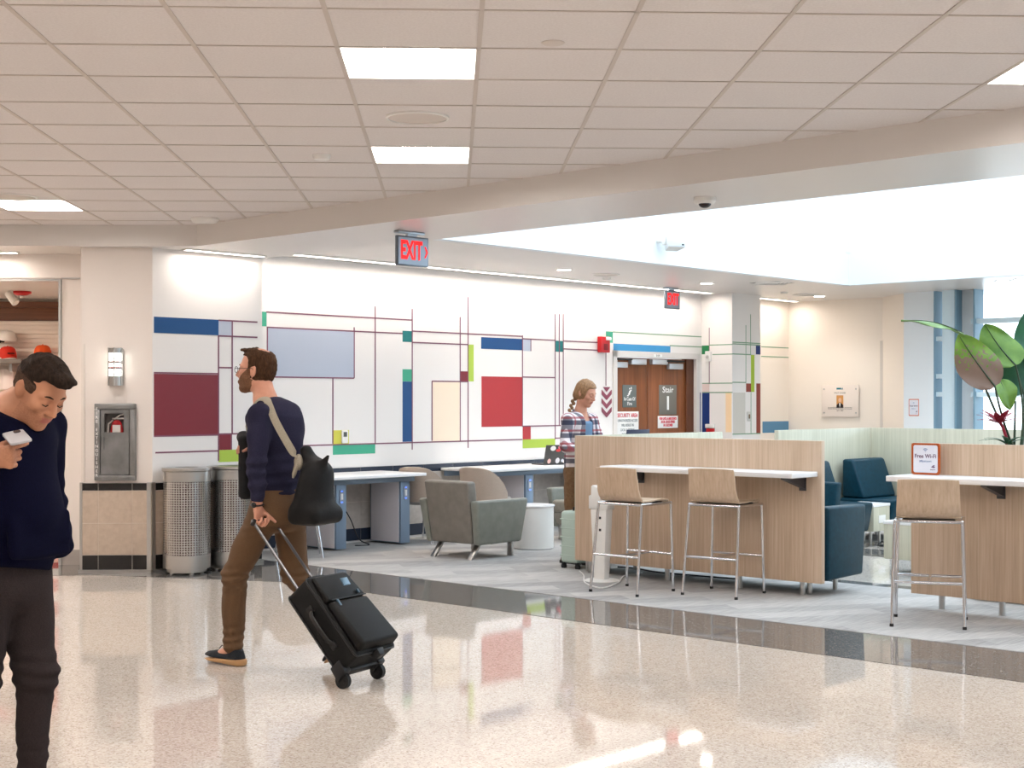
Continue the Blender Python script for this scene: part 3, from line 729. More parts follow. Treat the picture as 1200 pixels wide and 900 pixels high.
for d_, ua in ((dl, umid-.1), (dr, umid+.1)):
    bm = B(); box(bm, ua-.04, ua+.04, YD-.06, YD, .98, 1.06, .01); tube(bm, [(ua, YD-.05, 1.02), (ua+(-.4 if ua < umid else .4), YD-.05, 1.02)], .016); obj('push_bar', bm, STEEL, d_)
for d_, pa, pb, yy in ((dl, 722.5, 736, 431), (dr, 764.5, 783, 427.5)):
    pass
for d_, x0_, x1_, y0_, y1_ in ((dl, 722.5, 736, 424, 431), (dl, 740.5, 758, 420.5, 427.5), (dr, 765, 783, 421, 427.5), (dr, 785, 801, 426, 433)):
    ua, za = wall_w(x0_, y0_, YD-.06); ub_, zb = wall_w(x1_, y1_, YD-.06)
    bm = B(); box(bm, ua, ub_, YD-.06, YD, zb, za, .006); obj('door_closer', bm, mat('closer_silver', (196, 200, 204), .35, .5), d_)
for d_, xa, xb, yy in ((dl, 724, 742, 420.5), (dr, 783, 803, 423)):
    ua, za = wall_w(xa, yy, YD-.08); ub_, zb = wall_w(xb, yy+1, YD-.08)
    bm = B(); tube(bm, [(ua, YD-.07, za), ((ua+ub_)/2, YD-.09, za-.005), (ub_, YD-.06, za)], .012); obj('closer_arm', bm, BLACK, d_)
def dsign(name, label, x0_, y0_, x1_, y1_, m):
    w = YD-.001
    ua, za = wall_w(x0_, y0_, w); ub_, zb = wall_w(x1_, y1_, w)
    t = thing(name, label, 'sign', D2((ua+ub_)/2, w, (za+zb)/2), TH); hw, hh = (ub_-ua)/2, (za-zb)/2
    bm = B(); box(bm, -hw, hw, -.005, 0, -hh, hh, .001); obj('plate', bm, m, t); return t, hw, hh
TX = lambda t, s, size, m, x, z, xs=1, bold=0, al='CENTER': text(s, size, m, t, facing((x, -.0062, z), (1, 0, 0), (0, 0, 1)), xs=xs, bold=bold, align=al)
t, hw, hh = dsign('fire_stair_sign', 'grey In Case Of Fire sign with a white figure on the door', 729.3, 451, 745.5, 477.3, mat('sign_slate', (100, 108, 106), .5))
TX(t, 'In Case Of', hh*.44, WV, 0, -hh*.26, .82, .0005); TX(t, 'Fire', hh*.44, WV, 0, -hh*.68, 1.0, .0005)
bm = B()
prism(bm, [(-.02, .02), (.0, .02), (.03, .09), (.06, .11), (.05, .13), (.0, .11), (-.02, .09)], -.0068, -.0055, axis='y')
prism(bm, [(-.05, .035), (-.04, .025), (.005, .075), (-.01, .085)], -.0068, -.0055, axis='y'); prism(bm, [(.03, .16), (.05, .19), (.065, .15), (.05, .135)], -.0068, -.0055, axis='y')
lathe(bm, [(.001, -.0005), (.016, -.0005), (.016, .0005), (.001, .0005)], seg=14, M=Matrix.Translation((.0, -.0062, .145)) @ Matrix.Rotation(R(90), 4, 'X')); prism(bm, [(-.07, .0), (-.07, .02), (-.04, .02), (-.04, .035), (-.03, .035), (-.03, 0)], -.0068, -.0055, axis='y')
bmesh.ops.scale(bm, vec=(.72, 1, .66), space=Matrix.Translation((0, 0, 0)), verts=bm.verts[:])
obj('pictogram', bm, WV, t)
t, hw, hh = dsign('security_sign', 'white SECURITY AREA notice with red heading on the door', 722, 482.4, 748, 515, mat('sign_white', (236, 236, 234), .5))
TX(t, 'SECURITY AREA', hh*.40, SR, 0, hh*.72, .80, .001)
for k, s in enumerate(('UNAUTHORIZED ACCESS', 'WILL RESULT IN', 'LOCAL & FEDERAL', 'PROSECUTION')): TX(t, s, hh*.27, SG, 0, hh*(.36-.33*k), .72, .0005)
t, hw, hh = dsign('stair_sign', 'tall taupe Stair 1 sign on the stair door', 772, 451, 792.5, 485.7, SIGNG)
TX(t, 'Stair', hh*.56, WV, 0, hh*.66, 1.2, .001); TX(t, '1', hh*1.3, WV, 0, -hh*.27, 1.3, .004)
t, hw, hh = dsign('alarm_notice', 'small white notice with red lettering under the Stair sign', 770.7, 487.5, 794, 501.3, MATS['sign_white'])
for k, s in enumerate(('PUSH UNTIL ALARM SOUNDS', 'DOOR CAN BE OPENED', 'IN 15 SECONDS')): TX(t, s, hh*.60, SR, 0, hh*(.54-.54*k), .58, .002)
u, z = wall_w(771, 416.8, WW-.02); t = thing('door_number_plate', 'tiny dark number strip on the head of the door frame', 'sign', D2(u, WW-.0205, z), TH)
bm = B(); box(bm, -.09, .09, -.002, 0, -.018, .018); obj('plate', bm, mat('sign_white', (236, 236, 234), .5), t); text('S1-01', .036, BLACK, t, facing((0, -.0028, 0), (1, 0, 0), (0, 0, 1)))
# ---- far column fittings, plaque, wall notice
w_, z = wall_u(831, 417.5, UC0); t = thing('wall_strobe', 'small white strobe on the far column beside the stair doors', 'strobe', D2(UC0, w_, z), TH-PI/2)
bm = B(); box(bm, -.045, .045, -.04, 0, -.07, .07, .01); obj('case', bm, WPLA, t); bm = B(); ball(bm, (0, -.045, -.01), .022); obj('lens', bm, mat('strobe_lens', (200, 196, 190), .1), t)
w_, z = wall_u(833.5, 502, UC0); t = thing('call_point', 'small red and white call point low on the far column', 'call point', D2(UC0, w_, z), TH-PI/2)
bm = B(); box(bm, -.06, .06, -.04, 0, -.06, .0, .006); obj('case', bm, RED, t); bm = B(); box(bm, -.07, .07, -.05, 0, .005, .06, .008); obj('cover', bm, WPLA, t)
def b_(t):
    bm = B(); box(bm, -.04, .04, -.008, 0, -.065, .065, .004); obj('plate', bm, mat('switch_plate', (206, 204, 198), .3), t); bm = B(); box(bm, -.015, .015, -.014, -.006, -.03, .03, .002); obj('rocker', bm, mat('rocker_brown', (112, 88, 60), .4), t)
on_w('light_switch', 'small light switch plate on the shaded face of the far column', 'light switch', 877.5, 488, WC-.003, b_, None)
wa, za = wall_u(964.5, 451.5, U2); wb, zb = wall_u(1007.5, 488.5, U2)
t = thing('memorial_plaque', 'clear acrylic plaque with a portrait on the cream wall', 'plaque', D2(U2, (wa+wb)/2, (za+zb)/2), TH-PI/2); hw, hh = abs(wa-wb)/2, (za-zb)/2
bm = B(); box(bm, -hw, hw, -.035, -.025, -hh, hh, .002); obj('panel', bm, mat('frosted_acrylic', (232, 221, 212), .35), t)
for sx in (-1, 1):
    for sz in (-.75, .75):
        bm = B(); cyl(bm, (sx*hw*.87, -.042, hh*sz), (sx*hw*.87, 0, hh*sz), .012); obj('standoff', bm, STEEL, t)
PX = lambda s, size, m, x, z, xs=1, al='CENTER': text(s, size, m, t, facing((x, -.0362, z), (1, 0, 0), (0, 0, 1)), xs=xs, align=al)
bm = B(); box(bm, -.055, .055, -.0368, -.035, -.1, .08); pp = obj('portrait', bm, mat('portrait_ground', (206, 146, 84), .5), t)
bm = B(); prism(bm, [(-.055, -.1), (.055, -.1), (.055, -.06), (.02, -.03), (-.02, -.03), (-.055, -.06)], -.0375, -.0365, axis='y'); obj('jacket', bm, mat('portrait_suit', (40, 28, 28), .6), pp)
bm = B(); prism(bm, [(0, -.1), (.012, -.032), (-.012, -.032)], -.0382, -.0374, axis='y'); obj('shirt', bm, WV, pp)
bm = B(); lathe(bm, [(.001, -.0005), (.024, -.0005), (.024, .0005), (.001, .0005)], seg=18, M=Matrix.Translation((0, -.0374, .012)) @ Matrix.Diagonal((1, 1, 1.35, 1)) @ Matrix.Rotation(R(90), 4, 'X')); obj('head', bm, mat('portrait_skin', (226, 182, 150), .6), pp)
bm = B(); box(bm, -.055, .02, -.0366, -.035, hh*.72, hh*.83); prism(bm, [(.022, hh*.72), (.05, hh*.72), (.04, hh*.86)], -.0366, -.035, axis='y'); obj('emblem', bm, mat('plaque_teal', (20, 112, 128), .5), t)
PX('PAST CHAIR', .034, mat('plaque_ink', (110, 104, 98), .6), 0, hh*.50)
for k in range(2): PX('For years of service to the airport and community', .019, MATS['plaque_ink'], 0, -hh*(.42+.08*k))
PX('2014 - 2020', .022, MATS['plaque_ink'], 0, -hh*.62)
# ---- Wi-Fi notices
ORG = mat('notice_orange', (172, 76, 18), .4); INK = mat('notice_ink', (112, 84, 110), .5); INK2 = mat('notice_blue', (130, 150, 186), .5); PAPER = mat('notice_paper', (226, 226, 234), .4)
def rrect(w, h, r, n=5):
    out = []
    for cx_, cy_, a in ((w-r, h-r, 0), (-w+r, h-r, 90), (-w+r, -h+r, 180), (w-r, -h+r, 270)):
        for k in range(n+1): out.append((cx_+r*math.cos(R(a+90*k/n)), cy_+r*math.sin(R(a+90*k/n))))
    return out
def wifi(label, loc, rz, hw, hh, thick, om):
    t = thing('notice_sign', label, 'sign', loc, rz)
    bm = B(); prism(bm, rrect(hw, hh, hw*.16), -thick, 0, axis='y'); obj('border', bm, om, t)
    bm = B(); prism(bm, rrect(hw*.86, hh*.87, hw*.13), -thick-.001, -thick+.0005, axis='y'); obj('card', bm, PAPER, t)
    q = lambda s, size, m, x, z, xs=1, bold=0: text(s, size, m, t, facing((x, -thick-.0018, z), (1, 0, 0), (0, 0, 1)), xs=xs, bold=bold)
    q('Free Wi-Fi', hw*.36, INK, 0, hh*.17, .98, hw*.006); q('#flyairport', hw*.2, INK2, 0, -hh*.14, 1)
    q('airport', hw*.13, INK, hw*.52, -hh*.66)
    bm = B()
    for r0, r1 in ((.0, .05), (.09, .14), (.18, .23)):
        pts = [(hw*r1*math.sin(R(a)), hw*(r1*math.cos(R(a)))) for a in range(-45, 46, 15)]+[(hw*r0*math.sin(R(a)), hw*r0*math.cos(R(a))) for a in range(45, -46, -15)]
        if r0 == 0: pts = pts[:7]+[(0, 0)]
        prism(bm, [(x, hh*.45+z) for x, z in pts], -thick-.0022, -thick-.001, axis='y')
    obj('signal_mark', bm, INK2, t)
    bm = B(); prism(bm, [(hw*.38, -hh*.53), (hw*.56, -hh*.38), (hw*.68, -hh*.38), (hw*.5, -hh*.53)], -thick-.002, -thick-.001, axis='y'); prism(bm, [(hw*.5, -hh*.47), (hw*.7, -hh*.47), (hw*.64, -hh*.56), (hw*.5, -hh*.56)], -thick-.002, -thick-.001, axis='y'); obj('emblem', bm, INK, t)
    return t
w_, z = wall_u(1071, 477.5, UWIN); wifi('small Free Wi-Fi notice on the white pier beside the windows', D2(UWIN, w_, z), TH-PI/2, .075, .115, .004, mat('notice_salmon', (222, 150, 130), .4))
# ================================================================= FURNITURE
RW = TH-PI/2        # local x runs along the dividers, local +y looks away into the lounge (u)
# ---- bar dividers with counters
def divider(label, w0, w1, u, zb, zt, legs, cnt=None, brackets=(), group='oak bar dividers'):
    """front divider seen from the hall: local x = -w"""
    t = thing('bar_divider', label, 'divider', D2(u, (w0+w1)/2, 0), RW); h = abs(w0-w1)/2
    bm = B(); box(bm, -h, h, 0, .05, zb, zt, .002); obj('panel', bm, OAK, t)
    for lx, ly in legs:
        bm = B(); cyl(bm, (lx, ly, .0), (lx, ly, zb+.01), .022); cyl(bm, (lx, ly, 0), (lx, ly, .01), .026); obj('leg', bm, STEEL, t)
    if cnt:
        x0, x1, dep, z = cnt
        bm = B(); box(bm, x0, x1, -dep, 0, z-.04, z, .006, seg=3); ct = obj('counter', bm, WLAM, t)
        for bx_ in brackets:
            bm = B(); prism(bm, [(0, z-.041), (-.28, z-.041), (-.28, z-.055), (-.01, z-.13), (0, z-.13)], bx_-.02, bx_+.02, axis='x', r=0); 
            box(bm, bx_-.03, bx_+.03, -.008, 0, z-.15, z-.041); obj('bracket', bm, mat('bracket_grey', (74, 72, 74), .4, .3), t)
    return t
UP = 9.62; RN_ = TH+PI
def lx_at(px, u, wc): return wc-wall_u(px, 500, u)[0]
w0, w1 = 8.24, wall_u(962.5, 600, UP)[0]; wc = (w0+w1)/2
ctl = lx_at(719.5, UP-.17, wc)
dv = divider('long oak bar divider with a white counter and two stools', w0, w1, UP, .114, 1.198, [(-1.13, .1), (-.3, .1), (.42, .1), (1.0, .1)], (ctl, (w0-w1)/2-.03, .36, .965), (ctl+.16, (w0-w1)/2-.16))
w2 = wall_u(1067.5, 600, UP)[0]; w3 = 2.6; wc2 = (w2+w3)/2; h2 = (w2-w3)/2
dv2 = divider('oak bar divider with the orange Free Wi-Fi sign on its counter', w2, w3, UP, .114, 1.198, [(-h2+.19, .1), (-h2+.64, .1), (0.3, .1)], (-h2-.0, h2, .37, .975), (-h2+.68, .2))
# low charging line boxes: side panels closing the booth
def panel_u(label, w, u0, u1, m, zb=.114, zt=1.198):
    t = thing('booth_panel', label, 'divider', D2((u0+u1)/2, w, 0), TH); h = (u1-u0)/2
    bm = B(); box(bm, -h, h, 0, .05, zb, zt, .002); obj('panel', bm, m, t)
    for x in (-h+.15, h-.15):
        bm = B(); cyl(bm, (x, .025, 0), (x, .025, zb+.01), .02); obj('leg', bm, STEEL, t)
    return t
panel_u('pale ash booth panel running back from the corner of the long divider', 8.24, UP+.05, 11.85, PALE)
panel_u('pale ash booth panel behind the teal chairs, left of the corner', 8.24, 12.85, 14.75, PALE)
t = thing('booth_panel', 'pale ash booth panel across the far end of the lounge booth', 'divider', D2(14.75, 5.2, 0), RW)
bm = B(); box(bm, -3.04, 3.04, 0, .05, .114, 1.198, .002); obj('panel', bm, PALE, t)
for x in (-2.8, -.9, .9, 2.8): bm = B(); cyl(bm, (x, .025, 0), (x, .025, .12), .02); obj('leg', bm, STEEL, t)
# counter of the woman on the far side of the side panel
t = thing('side_counter', 'white bar counter on the outer side of the booth panel where the woman sits', 'counter', D2(11.0, 8.295, 0), TH)
bm = B(); box(bm, -.52, .7, .0, .34, .925, .965, .006); obj('counter_top', bm, WLAM, t)
for x in (-.4, .5): bm = B(); prism(bm, [(0.0, .924), (.28, .924), (.28, .91), (.0, .83)], x-.02, x+.02, axis='x'); obj('bracket', bm, MATS['bracket_grey'], t)
# Wi-Fi sign on the second counter
wq, zq = wall_u(1086, 536, UP-.12); wifi('orange framed Free Wi-Fi sign standing on the counter', D2(UP-.075, wall_u(1085.5, 536, UP-.075)[0], .977+.112), RW, .108, .112, .012, ORG)
# ---- stools
def make_stool(label, c, rz):
    t = thing('bar_stool', label, 'bar stool', (c.x, c.y, 0), rz, 'bar stools with plywood shells')
    zt = .70; ft = {}; tp = {}
    for sx in (-1, 1):
        ft[(sx, -1)] = Vector((sx*.232, -.235, 0)); tp[(sx, -1)] = Vector((sx*.215, -.155, zt))
        ft[(sx, 1)] = Vector((sx*.232, .225, 0)); tp[(sx, 1)] = Vector((sx*.215, .215, zt))
    for k in ft:
        bm = B(); cyl(bm, ft[k], tp[k], .011, seg=12); l = obj('leg', bm, CHROME, t)
        bm = B(); cyl(bm, ft[k], ft[k]+(tp[k]-ft[k])*.035, .0135, seg=12); obj('foot_cap', bm, DARK, l)
    bm = B(); ring = [tp[(-1, -1)], tp[(1, -1)], tp[(1, 1)], tp[(-1, 1)]]
    for a in range(4): cyl(bm, ring[a], ring[(a+1) % 4], .011, seg=12)
    for v_ in ring: ball(bm, v_, .0125, seg=10, rings=6)
    obj('seat_frame', bm, CHROME, t)
    L_ = lambda k, z: ft[k]+(tp[k]-ft[k])*(z/zt)
    bm = B(); a, b_ = L_((-1, -1), .30), L_((1, -1), .30); c_, d_ = L_((-1, 1), .30), L_((1, 1), .30)
    cyl(bm, a, b_, .010, seg=12); cyl(bm, c_, d_, .010, seg=12); cyl(bm, (a+b_)/2, (c_+d_)/2, .010, seg=12); obj('foot_rail', bm, CHROME, t)
    prof = spline([(.215, .700), (.19, .725), (.10, .728), (-.03, .718), (-.12, .722), (-.168, .75), (-.192, .80), (-.205, .88), (-.222, .985)], 5)
    rows = []
    for i, (y, z, _) in enumerate([(p[0], p[1], 0) for p in [(q.x, q.y) for q in [Vector((a_[0], a_[1], 0)) for a_ in [(p_.x, p_.y) for p_ in [Vector((pp_[0], pp_[1], 0)) for pp_ in prof]]]]]):
        f = i/(len(prof)-1); w = .195+.012*math.sin(PI*f)
        row = []
        for k in range(11):
            s = -1+2*k/10
            dz = .012*(s*s) if f > .6 else 0.0
            yy = y+(.018*s*s if f > .55 else 0); zz_ = z-(.0 if f < .97 else .006*s*s)+(.006*s*s if f < .5 else 0)
            row.append((s*w*(1-.0*f), yy, zz_))
        rows.append(row)
    bm = B(); sheet(bm, rows, .011); obj('seat_shell', bm, OAKH, t, sharp=50)
    bm = B()
    box(bm, -.17, .17, -.13, .16, .700, .714, .003)
    obj('seat_mount', bm, DARK, t)
    return t
st = make_stool('plywood bar stool with its shell left of the charging post counter end', on_floor(720, 690), 0)
def aim(dx, dy): return math.atan2(dy, dx)-PI/2
c = Vector((.945, 11.395, 0)); st.location = c; st.rotation_euler = (0, 0, aim(.683, .7304))
st['label'] = 'plywood bar stool in front of the white charging post'
c = Vector((1.64, 11.235, 0)); dup(st, c, aim(.60, .80), 'plywood bar stool at the long counter nearer its free end')
c = Vector((2.81, 9.77, 0)); dup(st, c, aim(.31, .95), 'plywood bar stool in front of the counter with the Wi-Fi sign')
# the woman's stool
PW = D2(10.22, 8.70)
# ---- charging post
p = on_floor(705, 681); t = thing('charging_post', 'slim white charging post on a round base behind the stool', 'charging post', p, aim(.683, .7304)+PI*0)
bm = B(); lathe(bm, [(.001, 0), (.15, 0), (.15, .008), (.13, .016), (.001, .02)], seg=40); obj('base', bm, WPLA, t)
bm = B(); hexa(bm, [(-.055, -.035, .015), (.055, -.035, .015), (.055, .035, .015), (-.055, .035, .015)], [(-.085, -.045, .6), (.085, -.045, .6), (.085, .045, .6), (-.085, .045, .6)], .008); obj('post', bm, WPLA, t)
bm = B(); prism(bm, [(-.1, .6), (.1, .6), (.1, .71), (.03, .745), (.03, .77), (-.06, .8), (-.075, .79), (-.075, .72), (-.1, .71)], -.05, .05, axis='y', r=.006); obj('charging_head', bm, WPLA, t)
bm = B()
for z in (.42, .52): box(bm, .01, .03, -.047, -.038, z, z+.02)
obj('port', bm, BLACK, t)
# cables on the carpet
def cable(label, pts, r, m): o = obj('power_cable', (lambda bm: (tube(bm, spline(pts, 8), r, 6), bm)[1])(B()), m); tag(o, label, 'cable', None); return o
f = lambda px, py, z=.014: (lambda v: (v.x, v.y, z))(on_floor(px, py))
cable('white cable looping round the base of the charging post', [f(679, 671), f(684, 676), f(686, 685), f(705, 691), f(724, 685), f(731, 677), f(745, 674.5), f(752, 673)], .006, WPLA)
cable('black cable lying under the long bar divider', [f(724, 666), f(738, 667), f(752, 669), f(768, 672), f(800, 675), f(835, 678), f(862, 680)], .007, BLACK)
# ---- desks along the mural wall
def desk(label, u0, u1, panels):
    wb, wf = WW-.05, 10.93
    t = thing('work_desk', label, 'desk', D2((u0+u1)/2, WW, 0), TH); h = (u1-u0)/2; c = (u0+u1)/2
    bm = B(); box(bm, -h, h, wf-WW, -.03, .725, .757, .006, seg=3); obj('desk_top', bm, WLAM, t)
    bm = B(); box(bm, -h+.02, h-.02, wf+.16-WW, wf+.22-WW, .665, .725, .003); box(bm, -h+.02, h-.02, -.12, -.06, .665, .725, .003); obj('rail', bm, BLUEG, t)
    for u in panels:
        x = u-c
        bm = B(); box(bm, x, x+.13, 11.14-WW, -.06, .02, .665, .006); pl = obj('pedestal', bm, BLUEG, t)
        bm = B(); box(bm, x-.008, x+.0, 11.165-WW, -.08, .03, .66, .004); obj('side_panel', bm, GREYP, pl)
        bm = B(); prism(bm, [(x+.065+.03*math.cos(R(a)), .545+.075*(1 if math.sin(R(a)) > 0 else -1)*.6+.03*math.sin(R(a))) for a in range(0, 360, 20)], 11.132-WW, 11.142-WW, axis='y'); po = obj('power_outlet', bm, mat('outlet_grey', (150, 160, 176), .3, .3), pl)
        bm = B(); box(bm, x+.05, x+.08, 11.128-WW, 11.136-WW, .515, .575, .003); obj('socket', bm, WPLA, po)
        bm = B(); 
        for z in (.6, .49): box(bm, x+.055, x+.075, 11.128-WW, 11.136-WW, z-.004, z+.004)
        obj('pilot_light', bm, LIT('pilot_blue', 2, (70, 120, 255)), po)
    return t
pA = toD(*on_floor(398, 647).xy); pB = toD(*on_floor(473, 639.5).xy)
uA, uB = pA[0], pB[0]
r_ = (500-600)/F; uE = 10.93*(UY+UX*r_)/(UX-UY*r_)
desk('long white work desk on grey pedestals behind the walking man', uA-.62, uE, (uA, uB))
uC = wall_w(616, 550, 11.14)[0]; uS = wall_w(548, 545, 11.6)[0]
desk('white work desk with the sticker covered laptop on it', uC-.85, uC+2.4, (uC, uC+1.25))
cable('black cable hanging down behind the pedestals of the long desk', [tuple(D2(uA+.3, WW-.2, .5)), tuple(D2(uA+.38, WW-.3, .3)), tuple(D2(uA+.5, WW-.3, .08)), tuple(D2(uA+.6, WW-.35, .014)), tuple(D2(uA+.45, WW-.3, .014))], .006, BLACK)
# ---- laptops
def laptop(label, loc, rz, lid, w=.33, d=.23, ang=105, stick=True):
    t = thing('laptop', label, 'laptop', loc, rz)
    bm = B(); box(bm, -w/2, w/2, -d, 0, 0, .014, .004); bs = obj('base', bm, mat('laptop_grey', (66, 66, 70), .4, .3), t)
    bm = B(); box(bm, -w/2+.02, w/2-.02, -d*.55, -.03, .014, .0155); obj('keyboard', bm, BLACK, bs)
    Mx = Matrix.Translation((0, 0, .012)) @ Matrix.Rotation(R(90-ang), 4, 'X')
    bm = B(); box(bm, -w/2, w/2, 0, .008, 0, d, .003, M=Mx); ld = obj('lid', bm, lid, t)
    bm = B(); box(bm, -w/2+.01, w/2-.01, -.001, .0005, .012, d-.01, M=Mx); obj('screen', bm, mat('screen_glow', (120, 140, 170), .2, emit=.6, emit_col=(150, 170, 200)), ld)
    if stick:
        rr = random.Random(3); cols = [(236, 120, 130), (240, 236, 230), (214, 60, 60), (246, 240, 236), (232, 226, 226), (236, 190, 180), (225, 225, 232)]
        for k, (x, z, a_, b_) in enumerate([(-.06, .2, .05, .022), (.06, .19, .04, .03), (-.02, .165, .035, .018), (-.13, .03, .022, .02), (-.03, .04, .03, .035), (.09, .035, .025, .03), (-.1, .04, .018, .02)]):
            bm = B(); prism(bm, [(x+a_*math.cos(R(q)), z+b_*math.sin(R(q))) for q in range(0, 360, 30)], .0078, .0092, axis='y', M=Mx); obj('sticker', bm, mat('sticker_%s' % 'abcdefg'[k], cols[k], .4), ld)
    return t
u, z = wall_w(646, 540, 11.25); laptop('dark laptop covered in stickers open on the white desk', D2(u+.0, 11.2, .757), TH+R(180-12), mat('lid_charcoal', (74, 72, 70), .4))
laptop('dark laptop on the bar counter in front of the woman, lid edge showing', D2(10.62, 8.36, .965), RN_, mat('lid_navy', (30, 34, 62), .4), .34, .262, 96, False)
# ---- grey lounge armchairs
def armchair(label, c, rz, main, side):
    t = thing('lounge_armchair', label, 'armchair', c, rz, 'grey vinyl lounge armchairs')
    # local: x right, y forward; outer arms flare upward
    bm = B(); hexa(bm, [(-.27, -.30, .165), (.27, -.30, .165), (.27, .27, .165), (-.27, .27, .165)], [(-.28, -.30, .31), (.28, -.30, .31), (.28, .33, .31), (-.28, .33, .31)], .02, seg=3); obj('seat_base', bm, main, t)
    bm = B(); box(bm, -.275, .275, -.24, .345, .31, .44, .035, seg=4); obj('seat_cushion', bm, main, t)
    bm = B(); hexa(bm, [(-.268, -.34, .15), (.268, -.34, .15), (.268, -.21, .16), (-.268, -.21, .16)], [(-.29, -.43, .745), (.29, -.43, .745), (.29, -.31, .745), (-.29, -.31, .745)], .028, seg=4); obj('backrest', bm, main, t)
    for s in (-1, 1):
        a = lambda x0, x1, y0, y1, z: [(min(s*x0, s*x1), y0, z), (max(s*x0, s*x1), y0, z), (max(s*x0, s*x1), y1, z), (min(s*x0, s*x1), y1, z)]
        bm = B(); hexa(bm, a(.272, .345, -.335, .285, .145), a(.29, .392, -.40, .335, .565), .026, seg=4); obj('armrest', bm, side, t)
        for y in (-1, 1):
            bm = B()
            if y < 0: hexa(bm, [(s*.24-.03, -.36, 0), (s*.24+.03, -.36, 0), (s*.24+.03, -.335, 0), (s*.24-.03, -.335, 0)], [(s*.24-.03, -.22, .165), (s*.24+.03, -.22, .165), (s*.24+.03, -.19, .165), (s*.24-.03, -.19, .165)], .003)
            else: box(bm, s*.24-.03, s*.24+.03, .22, .25, 0, .17, .003)
            obj('leg', bm, STEEL, t)
    return t
fA, fB_, fC = on_floor(507, 653), on_floor(547, 657), on_floor(600, 650)
cc = (fA+fC)/2
armchair('taupe grey lounge armchair with its back to the aisle beside the round table', (cc.x+.03, cc.y, 0), aim(.66, .75), GVIN, GVIN2)
pz = at(694, 15.6)
armchair('sage grey lounge armchair beyond the white drum table, partly behind the divider', (pz.x, pz.y, 0), aim(-.80, -.60), mat_noise('sage_vinyl_main', [(.3, (132, 128, 118)), (.7, (146, 142, 132))], nscale=12, rough=.45), GVIN2)
# ---- drum table
p = on_floor(625.5, 643); t = thing('drum_table', 'white round drum side table beside the grey armchair', 'side table', p)
bm = B(); lathe(bm, [(.001, .012), (.203, .012), (.203, .425), (.207, .43), (.001, .43)], seg=56); obj('drum', bm, WPLA, t)
bm = B(); lathe(bm, [(.001, .43), (.209, .43), (.213, .436), (.213, .444), (.209, .45), (.001, .45)], seg=56); obj('table_top', bm, WLAM, t)
bm = B(); lathe(bm, [(.001, 0), (.19, 0), (.19, .013), (.001, .013)], seg=40); obj('plinth', bm, DARK, t)
# ---- beige shell chairs at the desks
def shell_chair(label, c, rz):
    t = thing('shell_chair', label, 'chair', c, rz, 'beige upholstered shell chairs')
    rows = []
    for i in range(11):
        z = .46+.40*i/10; row = []
        wid = (1.0-.0*i) 
        for k in range(17):
            s = -1+2*k/16
            ang = s*R(88)
            rr = .265+.015*i/10
            # upper edge rounded: lower at the sides
            zz_ = .44+(.365*(i/10))*(1-.72*abs(s)**3.2)
            row.append((rr*math.sin(ang), -.02-rr*math.cos(ang)*(.85+.12*i/10), zz_))
        rows.append(row)
    bm = B(); sheet(bm, rows, .035); obj('backrest', bm, FELT, t, sharp=60)
    bm = B(); lathe(bm, [(.001, .40), (.2, .40), (.245, .425), (.25, .46), (.235, .485), (.001, .49)], seg=36); obj('seat', bm, mat_noise('grey_seat_fabric', [(.3, (150, 146, 142)), (.7, (166, 162, 158))], nscale=200, rough=.9), t)
    for sx in (-1, 1):
        for sy in (-1, 1):
            bm = B(); cyl(bm, (sx*.22, sy*.21, 0), (sx*.16, sy*.15, .41), .010, seg=10); obj('leg', bm, CHROME, t)
    return t
pc = at(501, 15.5); shell_chair('beige shell chair between the two work desks behind the armchair', (pc.x+.0, pc.y, 0), aim(.55, .83))
pc = at(572, 15.4); shell_chair('beige shell chair with its rounded back above the grey armchair', (pc.x, pc.y, 0), aim(.62, .78))
pc = at(350, 13.95); shell_chair('beige shell chair at the long desk hidden behind the shoulder bag', (pc.x, pc.y, 0), aim(-.2, .97))
# ---- teal booth seating
def teal_sofa(label, c, rz, w, arms=(True, True), sofa=True, dp=.68):
    """local x right, y forward, back at y=0"""
    t = thing('teal_sofa' if sofa else 'teal_chair', label, 'sofa' if sofa else 'chair', c, rz); h = w/2
    bm = B(); hexa(bm, [(-h, .02, .15), (h, .02, .15), (h, dp-.06, .15), (-h, dp-.06, .15)], [(-h, .02, .45), (h, .02, .45), (h, dp, .45), (-h, dp, .45)], .025, seg=3); obj('seat', bm, TEAL, t)
    bm = B(); hexa(bm, [(-h+.02, .04, .45), (h-.02, .04, .45), (h-.02, .32, .45), (-h+.02, .32, .45)], [(-h+.02, .04, .87), (h-.02, .04, .87), (h-.02, .17, .87), (-h+.02, .17, .87)], .03, seg=4); obj('backrest', bm, TEAL, t)
    for s, on in ((-1, arms[0]), (1, arms[1])):
        if on:
            x0, x1 = sorted((s*(h+.01), s*(h+.13)))
            bm = B(); hexa(bm, [(x0, .02, .127), (x1, .02, .127), (x1, dp-.05, .14), (x0, dp-.05, .14)], [(x0, .02, .69), (x1, .02, .69), (x1, dp, .685), (x0, dp, .685)], .022, seg=3); obj('armrest', bm, TEAL, t)
    for sx in (-h+.08, h-.08):
        for y in (.1, dp-.12): bm = B(); cyl(bm, (sx, y, 0), (sx, y, .155), .02, seg=14); obj('leg', bm, STEEL, t)
    return t
# sofa behind the long divider: arm shows past its free end
tp = teal_sofa('teal sofa behind the long divider, its arm showing past the oak end', D2(UP+.06, (w0+w1)/2-.02, 0), RW, (w0-w1)-.28, dp=.60)
